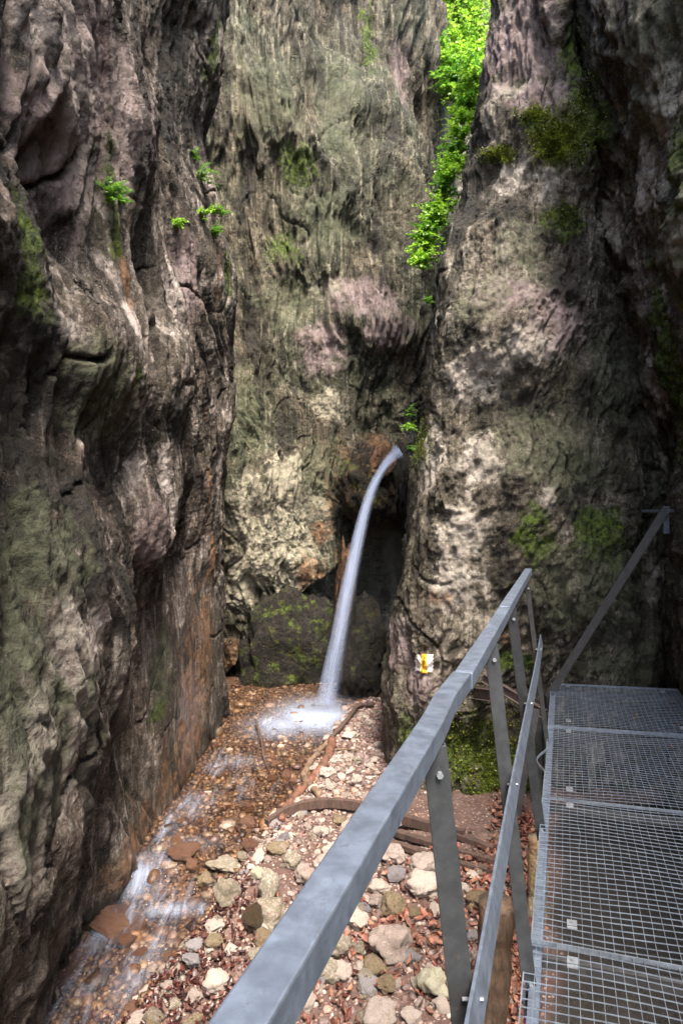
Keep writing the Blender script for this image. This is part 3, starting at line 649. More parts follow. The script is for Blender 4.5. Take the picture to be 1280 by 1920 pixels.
while cnt < 28:
    y = random.uniform(3.0, 6.5); x = random.uniform(-1.4, -.3)
    if in_bank(x, y): continue
    small_stone(x, y, abs(random.gauss(.038, .014)) + .015, M_stone_wet, 'wet amber cobble in the stream bed', 'cobbles in the stream bed'); cnt += 1

# pebbles (uncountable)
def pebbles(name, N, sampler, size, cols, label, rough=.7, seed=1, wet=False):
    r = np.random.default_rng(seed); variants = [rock_shape(2 if size > .02 else 1, 400 + seed * 10 + i, .25, 4) for i in range(8)]
    x, y = sampler(r, N); z = ground_z(x[:, None], y[:, None])[:, 0]
    s = size * np.exp(r.normal(0, .45, N)); Vs = []; Fs = []; Cs = []; off = 0
    cols = np.array(cols)
    for i in range(N):
        V, Fc = variants[i % 8]; a, b, c = r.uniform(0, 6.28), r.uniform(-.5, .5), r.uniform(-.5, .5)
        ca, sa = math.cos(a), math.sin(a); cb, sb = math.cos(b), math.sin(b)
        Q = V * (s[i] * np.array([1, r.uniform(.6, 1), r.uniform(.4, .75)]))
        Q = Q @ np.array([[1, 0, 0], [0, cb, sb], [0, -sb, cb]]) @ np.array([[ca, sa, 0], [-sa, ca, 0], [0, 0, 1]])
        Q = Q + np.array([x[i], y[i], z[i] + s[i] * .2]); Vs.append(Q); Fs.append(Fc + off); off += len(V)
        cc = cols[r.integers(len(cols))] * r.uniform(.6, 1.25); Cs.append(np.repeat(cc[None], len(V), 0))
    me = np_mesh(name, np.concatenate(Vs), np.concatenate(Fs)); vcol(me, 'tint', np.concatenate(Cs).astype(np.float32))
    t = NT(name); at = t.attr('tint').outputs['Color']; o = t.coord(); n = t.noise(o, 40, 4, .7)
    t.set('Base Color', t.mix(1, at, t.mix(t.rng(n, .3, .7), (.6, .58, .55), (1.3, 1.3, 1.3)), 'MULTIPLY')); t.set('Roughness', rough)
    t.set('Normal', t.bump(n, .01, .8))
    return tag(link(name, me, t.m), label, 'gravel', kind='stuff')
def s_stream(r, N):
    y = 2.6 + (9.2 - 2.6) * r.random(N) ** .9; xr = itp(y, BANK) + .12 + .5 * (y > 8.3); return -1.58 + (xr + 1.58) * r.random(N), y
def s_bank(r, N):
    y = r.uniform(2.4, 5.4, N); xl = itp(y, BANK); xr = np.where(y > 4.3, .95, .363 * y - .14); x = xl + (xr - xl) * r.random(N)
    keep = ~((x > .3) & (y > 4.5) & (r.random(N) > .12)); return x[keep].repeat(2)[:N] if 0 else np.where(keep, x, xl + .5 * r.random(N)), y
def s_bar(r, N):
    y = r.uniform(5.2, 8.2, N); xl = itp(y, BANK) - .05; return xl + (.50 - xl) * r.random(N) ** 1.2, y
ICO[2] = ICO[2]
WARM = [(.115, .060, .032), (.17, .095, .05), (.085, .042, .026), (.21, .135, .085), (.08, .045, .038), (.12, .08, .05), (.27, .20, .155), (.05, .03, .022), (.04, .022, .018)]
PALE = [(.21, .145, .12), (.28, .21, .18), (.15, .09, .075), (.34, .28, .24), (.18, .13, .12), (.30, .18, .14), (.12, .08, .07)]
pebbles('stream_pebbles', 9500, s_stream, .019, WARM, 'golden and brown pebbles covering the stream bed', .35, 1)
pebbles('bank_gravel', 5200, s_bank, .012, PALE, 'fine pale gravel between the stones of the near bank', .8, 2)
pebbles('bar_gravel', 3800, s_bar, .016, PALE, 'pinkish gravel bar beside the buttress foot', .8, 3)

# dead leaves
def leaves(name, N, spots, label, cols, rough=.5, seed=5, sz=.028):
    r = np.random.default_rng(seed); Vs = []; Fs = []; Cs = []; off = 0
    base = np.array([(-1, 0, .1), (-.45, .42, 0), (.3, .40, .05), (1, 0, .25), (.3, -.40, .05), (-.45, -.42, 0), (-.4, 0, -.12), (.3, 0, -.1)])
    fc = np.array([(0, 6, 1), (1, 6, 7), (1, 7, 2), (2, 7, 3), (3, 7, 4), (4, 7, 6), (4, 6, 5), (5, 6, 0)])
    w_ = np.array([s[4] for s in spots], float); w_ /= w_.sum(); cols = np.array(cols)
    for i in range(N):
        px, py, rx, ry, _ = spots[r.choice(len(spots), p=w_)]
        d = 2.5 * F / (py - 960); c = P(px, py, d); x = c[0] + r.normal() * rx; y = c[1] + r.normal() * ry
        x = x if x < .363 * y - .13 else .363 * y - .13 - abs(r.normal()) * .06
        z = float(itp(y, WLEV)) if False else 0
        s = sz * r.uniform(.6, 1.35); Q = base * np.array([s, s * r.uniform(.8, 1.2), s * r.uniform(.5, 2)])
        e = Euler((r.normal() * .55, r.normal() * .55, r.uniform(0, 6.28))).to_matrix(); Q = Q @ np.array(e).T
        Vs.append(Q + np.array([x, y, 0])); Fs.append(fc + off); off += 8
        Cs.append(np.repeat((cols[r.integers(len(cols))] * r.uniform(.6, 1.3))[None], 8, 0))
    V = np.concatenate(Vs); cxy = V.reshape(N, 8, 3).mean(1); z = ground_z(cxy[:, :1], cxy[:, 1:2])[:, 0] + r.uniform(.006, .045, N)
    V = V.reshape(N, 8, 3); V[:, :, 2] += z[:, None]
    me = np_mesh(name, V.reshape(-1, 3), np.concatenate(Fs), False); vcol(me, 'tint', np.concatenate(Cs).astype(np.float32))
    t = NT(name); at = t.attr('tint').outputs['Color']; n = t.noise(t.coord(), 60, 3)
    t.set('Base Color', t.mix(1, at, t.mix(n, (.5, .5, .5), (1.4, 1.4, 1.4)), 'MULTIPLY')); t.set('Roughness', rough)
    return tag(link(name, me, t.m), label, 'leaf litter', kind='stuff')
RED = [(.15, .045, .03), (.21, .075, .045), (.10, .035, .022), (.26, .12, .07), (.17, .08, .055)]
leaves('dry_leaves', 2600, [(985, 1560, .10, .25, 3), (985, 1700, .07, .35, 3), (980, 1860, .08, .35, 5), (800, 1760, .25, .25, 1.4), (900, 1650, .2, .2, 1.6), (640, 1860, .2, .2, .8), (720, 1740, .3, .3, 1)], 'rust red dead leaves lying along the walkway and between the stones', RED, .6, 5, .030)
leaves('wet_leaves', 1700, [(300, 1860, .25, .22, 4), (390, 1790, .2, .2, 2), (430, 1720, .12, .15, 1), (540, 1560, .3, .2, .5)], 'dark wine-red wet leaves matted at the water edge', [(.045, .013, .010), (.07, .02, .015), (.03, .010, .008), (.10, .04, .03)], .42, 6, .019)

# larger rocks by the fall
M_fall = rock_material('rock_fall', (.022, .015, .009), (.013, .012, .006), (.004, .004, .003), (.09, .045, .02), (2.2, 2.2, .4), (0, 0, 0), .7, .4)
def big_rock(px, py, d, rx, ry, rz, seed, label, rough=.25, mosst=.4, rust=.1, wet=.4, name='boulder', rotz=0, top_rust=0):
    V, Fc = rock_shape(5, seed, rough, 6, .06); c = P(px, py, d)
    V = V * (1 + .05 * (cell(V * 3.5, seed)[:, None] - .3) + .05 * fbm(V * 7, 3, seed)[:, None]); V = V * np.array([rx, ry, rz]); ca, sa = math.cos(rotz), math.sin(rotz); V = V @ np.array([[ca, sa, 0], [-sa, ca, 0], [0, 0, 1]])
    me = np_mesh(name, V, Fc); n = len(V); st = np.zeros((n, 3), np.float32)
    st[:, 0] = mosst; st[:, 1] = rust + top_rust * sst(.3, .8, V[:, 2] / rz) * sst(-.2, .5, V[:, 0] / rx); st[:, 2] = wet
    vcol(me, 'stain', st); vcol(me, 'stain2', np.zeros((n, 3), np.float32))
    o = link(name, me, M_fall); o.location = c; return tag(o, label, 'boulder')
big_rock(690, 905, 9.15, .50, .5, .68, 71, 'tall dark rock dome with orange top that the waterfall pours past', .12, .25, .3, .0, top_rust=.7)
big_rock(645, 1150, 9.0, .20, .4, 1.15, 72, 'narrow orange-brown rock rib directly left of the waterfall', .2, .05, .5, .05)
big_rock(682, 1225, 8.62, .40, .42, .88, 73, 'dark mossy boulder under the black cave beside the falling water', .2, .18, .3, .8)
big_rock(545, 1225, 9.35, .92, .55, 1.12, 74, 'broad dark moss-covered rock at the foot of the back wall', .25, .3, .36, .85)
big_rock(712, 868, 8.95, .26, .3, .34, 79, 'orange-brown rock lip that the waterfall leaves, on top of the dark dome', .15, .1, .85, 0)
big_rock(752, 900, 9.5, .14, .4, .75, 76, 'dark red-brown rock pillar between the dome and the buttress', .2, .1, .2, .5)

# ------------------------------------------------------------------ timber, sticks
def wood_material(name, a, b, rough=.75):
    t = NT(name); o = t.coord('Generated', (3, 3, 3)); oo = t.coord(scale=(2.2, 2.2, .5)); n = t.noise(oo, 22, 5, .7); n2 = t.noise(oo, 4, 4, .6)
    col = t.mix(t.rng(n, .35, .65), a, b); col = t.mix(t.rng(n2, .45, .65, 0, .6), col, (.04, .03, .022))
    t.set('Base Color', col); t.set('Roughness', rough); t.set('Normal', t.bump(n, .012, 1)); return t.m
M_bark = wood_material('bark', (.20, .08, .05), (.11, .06, .04), .55); M_bark2 = wood_material('weathered_bark', (.22, .14, .085), (.11, .07, .045))
M_timber = wood_material('dark_timber', (.10, .055, .04), (.055, .035, .028)); M_post = wood_material('old_post', (.12, .07, .04), (.05, .034, .022))
def sweep(pts, sec, twist=0, taper=None, n=None, closed=True):
    """sweep a section (k,2) along points; returns V, F incl. caps"""
    pts = np.array(pts, float); n = n or max(2, (len(pts) - 1) * 10)
    A = catmull(pts[:, None, :], n)[:, 0] if len(pts) > 2 else np.linspace(pts[0], pts[1], n)
    sec = np.array(sec, float); k = len(sec); V = []
    for i in range(n):
        tdir = A[min(i + 1, n - 1)] - A[max(i - 1, 0)]; tdir /= np.linalg.norm(tdir)
        up = np.array([0, 0, 1.]) if abs(tdir[2]) < .95 else np.array([0, 1., 0])
        s = np.cross(tdir, up); s /= np.linalg.norm(s); u = np.cross(s, tdir)
        f = 1 if taper is None else np.interp(i / (n - 1), [0, 1], taper)
        V.append(A[i] + f * (sec[:, :1] * s + sec[:, 1:] * u))
    V = np.concatenate(V); Fc = []
    for i in range(n - 1):
        for j in range(k):
            j2 = (j + 1) % k; Fc.append([i * k + j, i * k + j2, (i + 1) * k + j2, (i + 1) * k + j])
    return V, Fc, [list(range(k))[::-1], list(range((n - 1) * k, n * k))]
class MB:
    def __init__(s): s.V = []; s.F = []; s.n = 0
    def add(s, V, Fc):
        s.V += [tuple(v) for v in V]; s.F += [[i + s.n for i in f] for f in Fc]; s.n += len(V); return s
    def sweep(s, *a, **k):
        V, Fc, caps = sweep(*a, **k); return s.add(V, Fc + caps)
    def box(s, c, x, y, z):
        c, x, y, z = (np.array(v, float) for v in (c, x, y, z))
        V = [c + a * x + b * y + d * z for a in (-1, 1) for b in (-1, 1) for d in (-1, 1)]
        return s.add(V, [(0, 1, 3, 2), (4, 6, 7, 5), (0, 4, 5, 1), (2, 3, 7, 6), (0, 2, 6, 4), (1, 5, 7, 3)])
    def build(s, name, mat, parent=None, smooth=False, bevel=0):
        me = bpy.data.meshes.new(name); me.from_pydata(s.V, [], s.F); me.update()
        bm = bmesh.new(); bm.from_mesh(me); bmesh.ops.recalc_face_normals(bm, faces=bm.faces); bm.to_mesh(me); bm.free()
        if smooth: me.polygons.foreach_set('use_smooth', [True] * len(me.polygons))
        o = link(name, me, mat, parent)
        if bevel:
            b = o.modifiers.new('bevel', 'BEVEL'); b.width = bevel; b.segments = 2; b.limit_method = 'ANGLE'
        return o
def circ(r, k=10): return [(r * math.cos(2 * math.pi * i / k), r * math.sin(2 * math.pi * i / k)) for i in range(k)]
def on_ground(px, py, up=.02): g = hit(px, py, 'G', 9)[0]; return g + np.array([0, 0, up])
def rough_stick(o, amp, s=9):
    me = o.data; V = np.zeros(len(me.vertices) * 3, np.float32); me.vertices.foreach_get('co', V); V = V.reshape(-1, 3)
    N = np.zeros(len(V) * 3, np.float32); me.vertex_normals.foreach_get('vector', N); N = N.reshape(-1, 3)
    V = V + N * (amp * fbm(V * s, 3, 77))[:, None]; me.vertices.foreach_set('co', V.astype(np.float32).ravel()); me.update()
def stick(pxs, r, mat, label, taper=(1, .5), up=.03, name='branch', cat='branch', forks=()):
    root = empty(name, tuple(on_ground(*pxs[0][:2]))) if forks else None
    pts = [on_ground(p[0], p[1], up + (p[2] if len(p) > 2 else 0)) for p in pxs]
    m = MB().sweep(pts, circ(r), taper=taper, n=max(30, 14 * len(pts))); o = m.build('stem' if forks else name, mat, root, True); rough_stick(o, r * .5, 14)
    for f in forks:
        fp = [on_ground(p[0], p[1], up + (p[2] if len(p) > 2 else 0)) for p in f]
        q = MB().sweep(fp, circ(r * .45, 7), taper=(1, .4), n=24).build('twig', mat, root, True); rough_stick(q, r * .25, 14)
    return tag(root or o, label, cat)
stick([(600, 1500), (570, 1462), (592, 1422), (630, 1375), (668, 1322)], .034, M_bark2, 'long brown fallen branch along the upper edge of the gravel bar', (1, .6), .04, forks=[[(600, 1415), (640, 1408), (668, 1410)]])
stick([(527, 1545), (548, 1508), (585, 1462), (612, 1425), (622, 1395)], .045, M_bark, 'thick red-brown fallen log sloping along the stream side of the gravel bar', (.7, 1), .03, name='log', cat='log')
stick([(622, 1385), (650, 1352), (672, 1330), (700, 1326)], .026, M_timber, 'short dark stick jammed between log top and buttress foot', (1, .8), .05)
stick([(478, 1366, .10), (490, 1395, .06), (495, 1425, .02), (508, 1458, 0)], .013, M_timber, 'thin bent twig standing out of the upper stream', (1, .6), .02, name='twig', cat='twig')
stick([(455, 1520), (485, 1528), (530, 1535)], .014, M_timber, 'thin dark twig poking into the water from the curved timber', (.5, 1), .02, name='twig', cat='twig')
stick([(628, 1416), (650, 1408), (675, 1410)], .012, M_bark2, 'small pale split stick lying across the gravel bar', (1, .5), .02, name='twig', cat='twig')
def slat(pxs, w_, h_, mat, label, up=.04, name='timber_strip', cat='timber'):
    pts = [on_ground(p[0], p[1], up + (p[2] if len(p) > 2 else 0)) for p in pxs]
    o = MB().sweep(pts, [(-w_, -h_), (w_, -h_), (w_, h_), (-w_, h_)], n=max(24, 12 * len(pts))).build(name, mat); rough_stick(o, .006, 20); return tag(o, label, cat)
slat([(500, 1556), (540, 1534, .03), (600, 1522, .04), (660, 1524, .03), (720, 1540, .02), (790, 1556), (870, 1576)], .022, .035, M_timber, 'long curved dark timber strip arching from the stream across the bank')
slat([(752, 1538), (830, 1566), (925, 1600)], .025, .02, M_timber, 'straight dark board ending on the dirt path')
slat([(690, 1556), (790, 1586), (880, 1612), (965, 1636)], .024, .018, M_timber, 'upper of two thin dark boards under the curved strip')
slat([(675, 1572), (770, 1602), (860, 1632), (945, 1650)], .024, .018, M_timber, 'lower of two thin dark boards under the curved strip')
def post_wood(px0, py0, px1, py1, d, r, label, mat=None):
    a = P(px0, py0, d); b = P(px1, py1, d * .99); o = MB().sweep([a, (a + b) / 2 + np.array([.01, 0, 0]), b], circ(r, 12), n=40).build('wooden_post', mat or M_post, None, True); rough_stick(o, .018, 7); return tag(o, label, 'post')
post_wood(930, 1690, 905, 2000, 2.95, .085, 'split brown wooden stump at the bottom edge behind the flat rail')
post_wood(1008, 1570, 1000, 1800, 3.75, .06, 'mossy old wooden post beside the walkway edge', M_stone_brown)

# ------------------------------------------------------------------ metal walkway
def steel(name, col, rough=.42, metal=.75, sp=.25):
    t = NT(name); o = t.coord(); n = t.noise(o, 26, 5, .65, .3); n2 = t.noise(o, 45, 4, .7); n3 = t.noise(o, 9, 3, .6)
    v = t.voro(o, 38, 'F1', 'Color')
    a = tuple(c * .76 for c in col); b = tuple(min(1, c * 1.22) for c in col)
    c = t.mix(t.rng(n, .35, .68), a, b); c = t.mix(.18, c, t.mix(t.sep(v)[0], a, b)); c = t.mix(t.rng(n2, .60, .72, 0, .5), c, (.10, .07, .05)); c = t.mix(t.rng(n3, .58, .64, 0, .5), c, tuple(min(1, x * 1.4) for x in col))
    t.set('Base Color', c); t.set('Metallic', metal); t.set('Roughness', t.rng(n2, .3, .7, rough, rough + .12)); t.set('Normal', t.bump(n2, .0008, .6)); return t.m
M_zinc = steel('galvanised_steel', (.20, .24, .305)); M_post_steel = steel('weathered_post_steel', (.040, .043, .045), .55, .5); M_grate = steel('grating_steel', (.25, .29, .34), .4, .7)
M_dark_steel = steel('dark_steel', (.045, .045, .045), .55, .3); M_rusty = steel('rusty_beam_steel', (.10, .075, .065), .5, .4); M_clip = steel('clip_steel', (.26, .28, .30), .35, .5)
M_deck_leaf = wood_material('deck_leaf', (.30, .12, .05), (.20, .10, .05)); M_deck_leaf.use_backface_culling = False
LEN = math.hypot(1, .363); D = np.array([.363, 1, 0]) / LEN
TL = R(2.6)
Wd = np.array([1, -.363, 0]) / LEN; Wd = Wd * math.cos(TL) + np.array([0, 0, math.sin(TL)])
Up = np.cross(Wd, D); Up /= np.linalg.norm(Up); Up = Up if Up[2] > 0 else -Up
O0 = np.array([-.10, 0, -1.5])
def wk(y, w_=0, u=0):                         # point at camera depth y along the left edge, w_ metres across, u metres above deck
    return O0 + np.array([.363 * y, y, 0]) + Wd * w_ + Up * u
walk = empty('metal_walkway', tuple(wk(2)))
tag(walk, 'galvanised steel walkway of grating panels with slanted handrail, ending at the mossy buttress', 'walkway')
WID = .9
joints = [(-1.3, -.17), (-.16, .95), (.96, 2.13), (2.142, 3.225), (3.237, 4.295), (4.307, 5.36)]
rg = np.random.default_rng(3)
for bi, (y0, y1) in enumerate(joints):
    wl = WID + .08
    m = MB(); L = (y1 - y0) * LEN; nl = max(8, round(L / .0345)); nw = round(wl / .0335)
    dz = {2: .012, 4: -.006}.get(bi, 0)
    warp = lambda a, b: dz + (.006 * math.sin(a * 5 + b * 7 + bi))
    w0 = -.015 if bi != 2 else -.03
    for i in range(1, nw):                                 # bars along the walkway
        ww = w0 + wl * i / nw; pts = []
        jog = rg.normal(0, .0016)
        for s in range(13):
            f = s / 12; jj = jog + (rg.normal(0, .004) if bi in (3, 4) and rg.random() < .10 else 0)
            pts.append(wk(y0 + (y1 - y0) * f, ww + jj, warp(f, ww)))
        m.sweep(pts, [(-.0008, -.002), (.0008, -.002), (.0008, .002), (-.0008, .002)], n=26)
    for j in range(1, nl):                                 # cross rods
        f = j / nl; pts = []; jog = rg.normal(0, .0012)
        for s in range(9):
            g = s / 8; pts.append(wk(y0 + (y1 - y0) * (f + (rg.normal(0, .003) if bi == 3 and rg.random() < .06 else 0) + jog), w0 + wl * g, warp(f, w0 + wl * g) + .003))
        m.sweep(pts, [(-.0008, -.002), (.0008, -.002), (.0008, .0015), (-.0008, .0015)], n=18)
    pan = m.build('grating_panel', M_grate, walk)
    fr = MB(); a, b, c_, d_ = wk(y0, w0, dz), wk(y1, w0, dz), wk(y1, w0 + wl, dz), wk(y0, w0 + wl, dz)
    for p, q in ((a, b), (b, c_), (c_, d_), (d_, a)):
        n_ = 14; pts = [p + (q - p) * k / (n_ - 1) for k in range(n_)]
        if bi == 4 and p is a:
            for k in (5, 6, 7): pts[k] = pts[k] - Wd * (.035, .05, .03)[k - 5]
        fr.sweep(pts, [(-.002, -.010), (.002, -.010), (.002, .005), (-.002, .005)], n=40)
    fo_ = fr.build('panel_frame', M_grate, None); fo_.parent = pan
    cl = [(.10, .12), (.93, .12), (.10, .84), (.90, .84)] if bi > 1 else []
    for g, ww in cl:
        cm = MB(); c0 = wk(y0 + (y1 - y0) * g, ww, dz + .012)
        cm.box(c0, Wd * .017, D * .010, Up * .0018).box(c0 + D * .019 - Up * .004, Wd * .017, D * .007, Up * .0018).box(c0 - D * .019 - Up * .004, Wd * .017, D * .007, Up * .0018)
        V_, F_, cp = sweep([c0, c0 + Up * .008], circ(.006, 8), n=2); cm.add(V_, F_ + cp)
        k_ = cm.build('clip', M_clip, None); k_.parent = pan
def profile_beam(a, b, sec, name, mat, parent, n=30, bevel=.0015):
    return MB().sweep([a, b], sec, n=n).build(name, mat, parent, bevel=bevel)
def box_sec(a, b): return [(-a, -b), (a, -b), (a, b), (-a, b)]
def L_sec(w_, h_, t_=.005): return [(-w_, h_), (-w_, h_ - t_), (w_ - t_, h_ - t_), (w_ - t_, -h_), (w_, -h_), (w_, h_)]
def I_sec(w_, h_, t_=.006): return [(-w_, -h_), (w_, -h_), (w_, -h_ + t_), (t_ / 2, -h_ + t_), (t_ / 2, h_ - t_), (w_, h_ - t_), (w_, h_), (-w_, h_), (-w_, h_ - t_), (-t_ / 2, h_ - t_), (-t_ / 2, -h_ + t_), (-w_, -h_ + t_)]
for ww in (.0, WID + .05): profile_beam(wk(-1.3, ww, -.075), wk(5.33, ww, -.075), box_sec(.018, .045), 'side_beam', M_zinc if ww == 0 else M_dark_steel, walk)
for yy in (-.17, .95, 2.14, 3.24, 4.3, 5.3): profile_beam(wk(yy, .02, -.06), wk(yy, WID + .03, -.06), box_sec(.012, .020), 'cross_beam', M_dark_steel, walk)
# handrail: two overlapping lengths of square bar
RX, RZ = -.250, -.392
def rail(y, dx=0, dz=0): return np.array([RX + dx + .363 * y, y, RZ + dz - .02])
def bent(y):                                   # little kinks as in the real rail
    return itp(y, [(-1, 0), (1.15, 0), (1.32, -.006), (1.5, 0), (4.3, 0)])
h1 = MB().sweep([rail(y, bent(y)) for y in (-1.2, .2, .8, 1.15, 1.32, 1.5)], box_sec(.0225, .021), n=60).build('handrail', M_zinc, walk, bevel=.003)
h2 = MB().sweep([rail(y, bent(y) + .003, -.001) for y in (1.503, 1.9, 2.3, 2.52)], box_sec(.0225, .021), n=40).build('handrail', M_zinc, walk, bevel=.003)
h3 = MB().sweep([rail(y, .004, .004) for y in (2.524, 3.2, 3.8, 4.2)], box_sec(.0225, .021), n=40).build('handrail', M_zinc, walk, bevel=.003)
# mid rail: flat bar standing on edge
def mid(y): return np.array([-.158 + .363 * y + .003 * math.sin(y * 2.3), y, -.885])
MB().sweep([mid(y) for y in (-1.2, 0, 1, 1.8, 2.6, 3.4, 4.25)], [(-.0105, .036), (-.0035, .037), (.0105, -.036), (.0035, -.037)], n=60).build('mid_rail', M_zinc, walk, bevel=.001)
# posts
for (yt, yb, dark) in ((-.1, -.15, 0), (1.14, 1.10, 0), (2.02, 1.98, 0), (2.78, 2.95, 0), (3.9, 4.06, 1)):
    top = rail(yt, .008, -.022); bot = np.array([-.112 + .363 * yb, yb, -1.5]) + np.array([.004, 0, -.10])
    if yb > 1: bot = bot + np.array([.0, 0, .02])
    sc_ = .023 if not dark else .015
    tdir = (bot - top) / np.linalg.norm(bot - top)
    m = MB(); x_ = np.array([1, 0, 0.]); 
    c0 = (top + bot) / 2; hl = (bot - top) / 2
    m.box(c0, x_ * sc_, np.array([0, .0025, 0]), hl).box(c0 + np.array([sc_ - .0025, .0225, 0]), np.array([.0025, 0, 0]), np.array([0, .0195, 0]), hl)
    po = m.build('post', M_dark_steel if dark else M_post_steel, walk, bevel=.001)
    for q in (.045, .95):
        c_ = top + (bot - top) * q + np.array([.004, -.002, 0]); V_, F_, cp = sweep([c_, c_ + np.array([0, -.009, 0])], circ(.0065, 6), n=2)
        bo = MB().add(V_, F_ + cp).build('bolt', M_clip, None); bo.parent = po
    # bolt on the mid rail
    z = -.885; f = (z - top[2]) / (bot[2] - top[2]); c_ = top + (bot - top) * f
    mm_ = mid(c_[1]); V_, F_, cp = sweep([c_ + np.array([.0, -.01, 0]), mm_ + np.array([.006, -.01, 0])], circ(.0035, 6), n=2)
    bo = MB().add(V_, F_ + cp).build('bolt', M_clip, None); bo.parent = po
# struts and brackets at the buttress end
profile_beam(P(905, 1270, 5.35), P(1022, 1340, 4.95), I_sec(.022, .038), 'support_beam', M_rusty, walk)
profile_beam(P(880, 1298, 5.5), P(925, 1304, 5.2), I_sec(.03, .05), 'support_beam', M_rusty, walk)
profile_beam(P(1008, 1330, 4.55), P(972, 1530, 4.35), L_sec(.025, .025), 'strut', M_dark_steel, walk)
profile_beam(P(1012, 1345, 5.2), P(1012, 1560, 5.15), L_sec(.03, .03), 'strut', M_dark_steel, walk)
for k, (y0, y1) in enumerate(((2.0, 2.1), (3.2, 3.3))):
    MB().box(wk(y0, -.03, -.07), Wd * .004, D * .05, Up * .06).build('side_plate', M_zinc, walk)
lr = np.random.default_rng(21)
for k in range(26):
    y = lr.uniform(1.9, 5.3); ww = .9 - abs(lr.normal()) * .22; c0 = wk(y, max(ww, .03), .009); s_ = lr.uniform(.010, .019); a_ = lr.uniform(0, 6.28)
    u_ = Wd * math.cos(a_) + D * math.sin(a_); v_ = np.cross(Up, u_); V_ = [c0 - u_ * s_, c0 - u_ * s_ * .2 + v_ * s_ * .45 + Up * .004, c0 + u_ * s_ + Up * .006, c0 - v_ * s_ * .45 + Up * .002]
    lm = MB().add(V_, [(0, 1, 2), (0, 2, 3)]).build('fallen_leaf', M_deck_leaf); tag(lm, 'small dry brown leaf caught on the walkway grating', 'leaf', 'dry leaves caught on the walkway grating')
# separate climbing rail from the far deck corner up to the wall
cr = empty('climbing_rail', tuple(P(1028, 1308, 5.15)))
tag(cr, 'dark steel angle bar slanting from the far deck corner up to the right wall', 'handrail')
a, b = P(1028, 1306, 5.15), P(1249, 953, 4.72)
profile_beam(a, b, L_sec(.030, .030, .006), 'rail_bar', M_dark_steel, cr, bevel=.001)
MB().box(b + np.array([.0, .01, -.09]), (.022, 0, 0), (0, .006, 0), (0, 0, .105)).box(b + np.array([.03, .2, -.02]), (.03, 0, 0), (0, .2, 0), (0, 0, .012)).build('wall_bracket', M_zinc, cr)
MB().box(a + np.array([.0, .0, -.04]), (.03, 0, 0), (0, .03, 0), (0, 0, .05)).build('foot_bracket', M_post_steel, cr)

# ------------------------------------------------------------------ painted trail mark on the buttress
def paint(name, col, rects, parent, off):
    V = []; Fc = []; n0 = 0
    for (x0, x1, y0, y1) in rects:
        nx, ny = 16, 18
        for j in range(ny + 1):
            for i in range(nx + 1):
                fx, fy = i / nx, j / ny
                wob = 1.2 * math.sin(j * 1.7 + x0) if i in (0, nx) else 0; wy = 1.6 * math.sin(i * 2.3 + x0) if j in (0, ny) else 0
                h_, n_, k_ = hit(x0 + (x1 - x0) * fx + wob, y0 + (y1 - y0) * fy + wy, 'R', 4)
                dd = h_[1]; p = P(x0 + (x1 - x0) * fx + wob, y0 + (y1 - y0) * fy + wy, dd); V.append(p)
        A = np.array(V[n0:]).reshape(ny + 1, nx + 1, 3)
        for _ in range(2):
            Bm = A.copy(); Bm[1:-1, 1:-1, 1] = (A[1:-1, 1:-1, 1] * 2 + A[:-2, 1:-1, 1] + A[2:, 1:-1, 1] + A[1:-1, :-2, 1] + A[1:-1, 2:, 1]) / 6; A = Bm
        A[..., 1] -= off; V[n0:] = [tuple(p) for p in A.reshape(-1, 3)]
        q = quads(ny + 1, nx + 1) + n0; Fc += q.tolist(); n0 = len(V)
    t = NT(name); o = t.coord(); n = t.noise(o, 55, 5, .75); t.set('Base Color', t.mix(t.rng(n, .30, .42), (.25, .22, .19), col)); t.set('Roughness', .7)
    t.set('Normal', t.bump(n, .006, 1)); tr = t.node('ShaderNodeBsdfTransparent'); mx = t.node('ShaderNodeMixShader')
    t.put(mx.inputs[0], t.rng(n, .27, .34)); t.t.links.new(tr.outputs[0], mx.inputs[1]); t.t.links.new(t.b.outputs[0], mx.inputs[2]); t.t.links.new(mx.outputs[0], t.out.inputs[0])
    me = bpy.data.meshes.new(name); me.from_pydata([tuple(v) for v in V], [], Fc); me.update(); o = link(name, me, t.m, parent); return o
tm = empty('trail_marker', tuple(P(794, 1244, 5.5)))
tag(tm, 'painted white blaze with a yellow middle stripe on the buttress', 'trail sign')
paint('white_stripe', (.80, .78, .76), [(778, 789, 1227, 1257)], tm, .012)
paint('white_stripe', (.80, .78, .76), [(799, 811, 1227, 1259)], tm, .012)
paint('yellow_stripe', (.85, .46, .02), [(788.5, 799.5, 1226, 1261)], tm, .014)

# ------------------------------------------------------------------ plants
def leaf_material(name, a, b):
    t = NT(name); oi = t.node('ShaderNodeNewGeometry').outputs['Random Per Island']
    col = t.mix(oi, a, b); df = t.node('ShaderNodeBsdfDiffuse'); tl = t.node('ShaderNodeBsdfTranslucent'); gl = t.node('ShaderNodeBsdfGlossy'); gl.inputs['Roughness'].default_value = .45
    for n in (df, tl): t.t.links.new(col, n.inputs[0])
    m = t.node('ShaderNodeMixShader'); m.inputs[0].default_value = .5; t.t.links.new(df.outputs[0], m.inputs[1]); t.t.links.new(tl.outputs[0], m.inputs[2])
    m2 = t.node('ShaderNodeMixShader'); m2.inputs[0].default_value = .05; t.t.links.new(m.outputs[0], m2.inputs[1]); t.t.links.new(gl.outputs[0], m2.inputs[2])
    t.t.links.new(m2.outputs[0], t.out.inputs[0]); return t.m
M_leaf = leaf_material('bright_leaf', (.10, .27, .012), (.42, .68, .06)); M_leaf2 = leaf_material('fern_leaf', (.05, .17, .012), (.20, .42, .03)); M_grass = leaf_material('grass_blade', (.20, .34, .03), (.38, .48, .10))
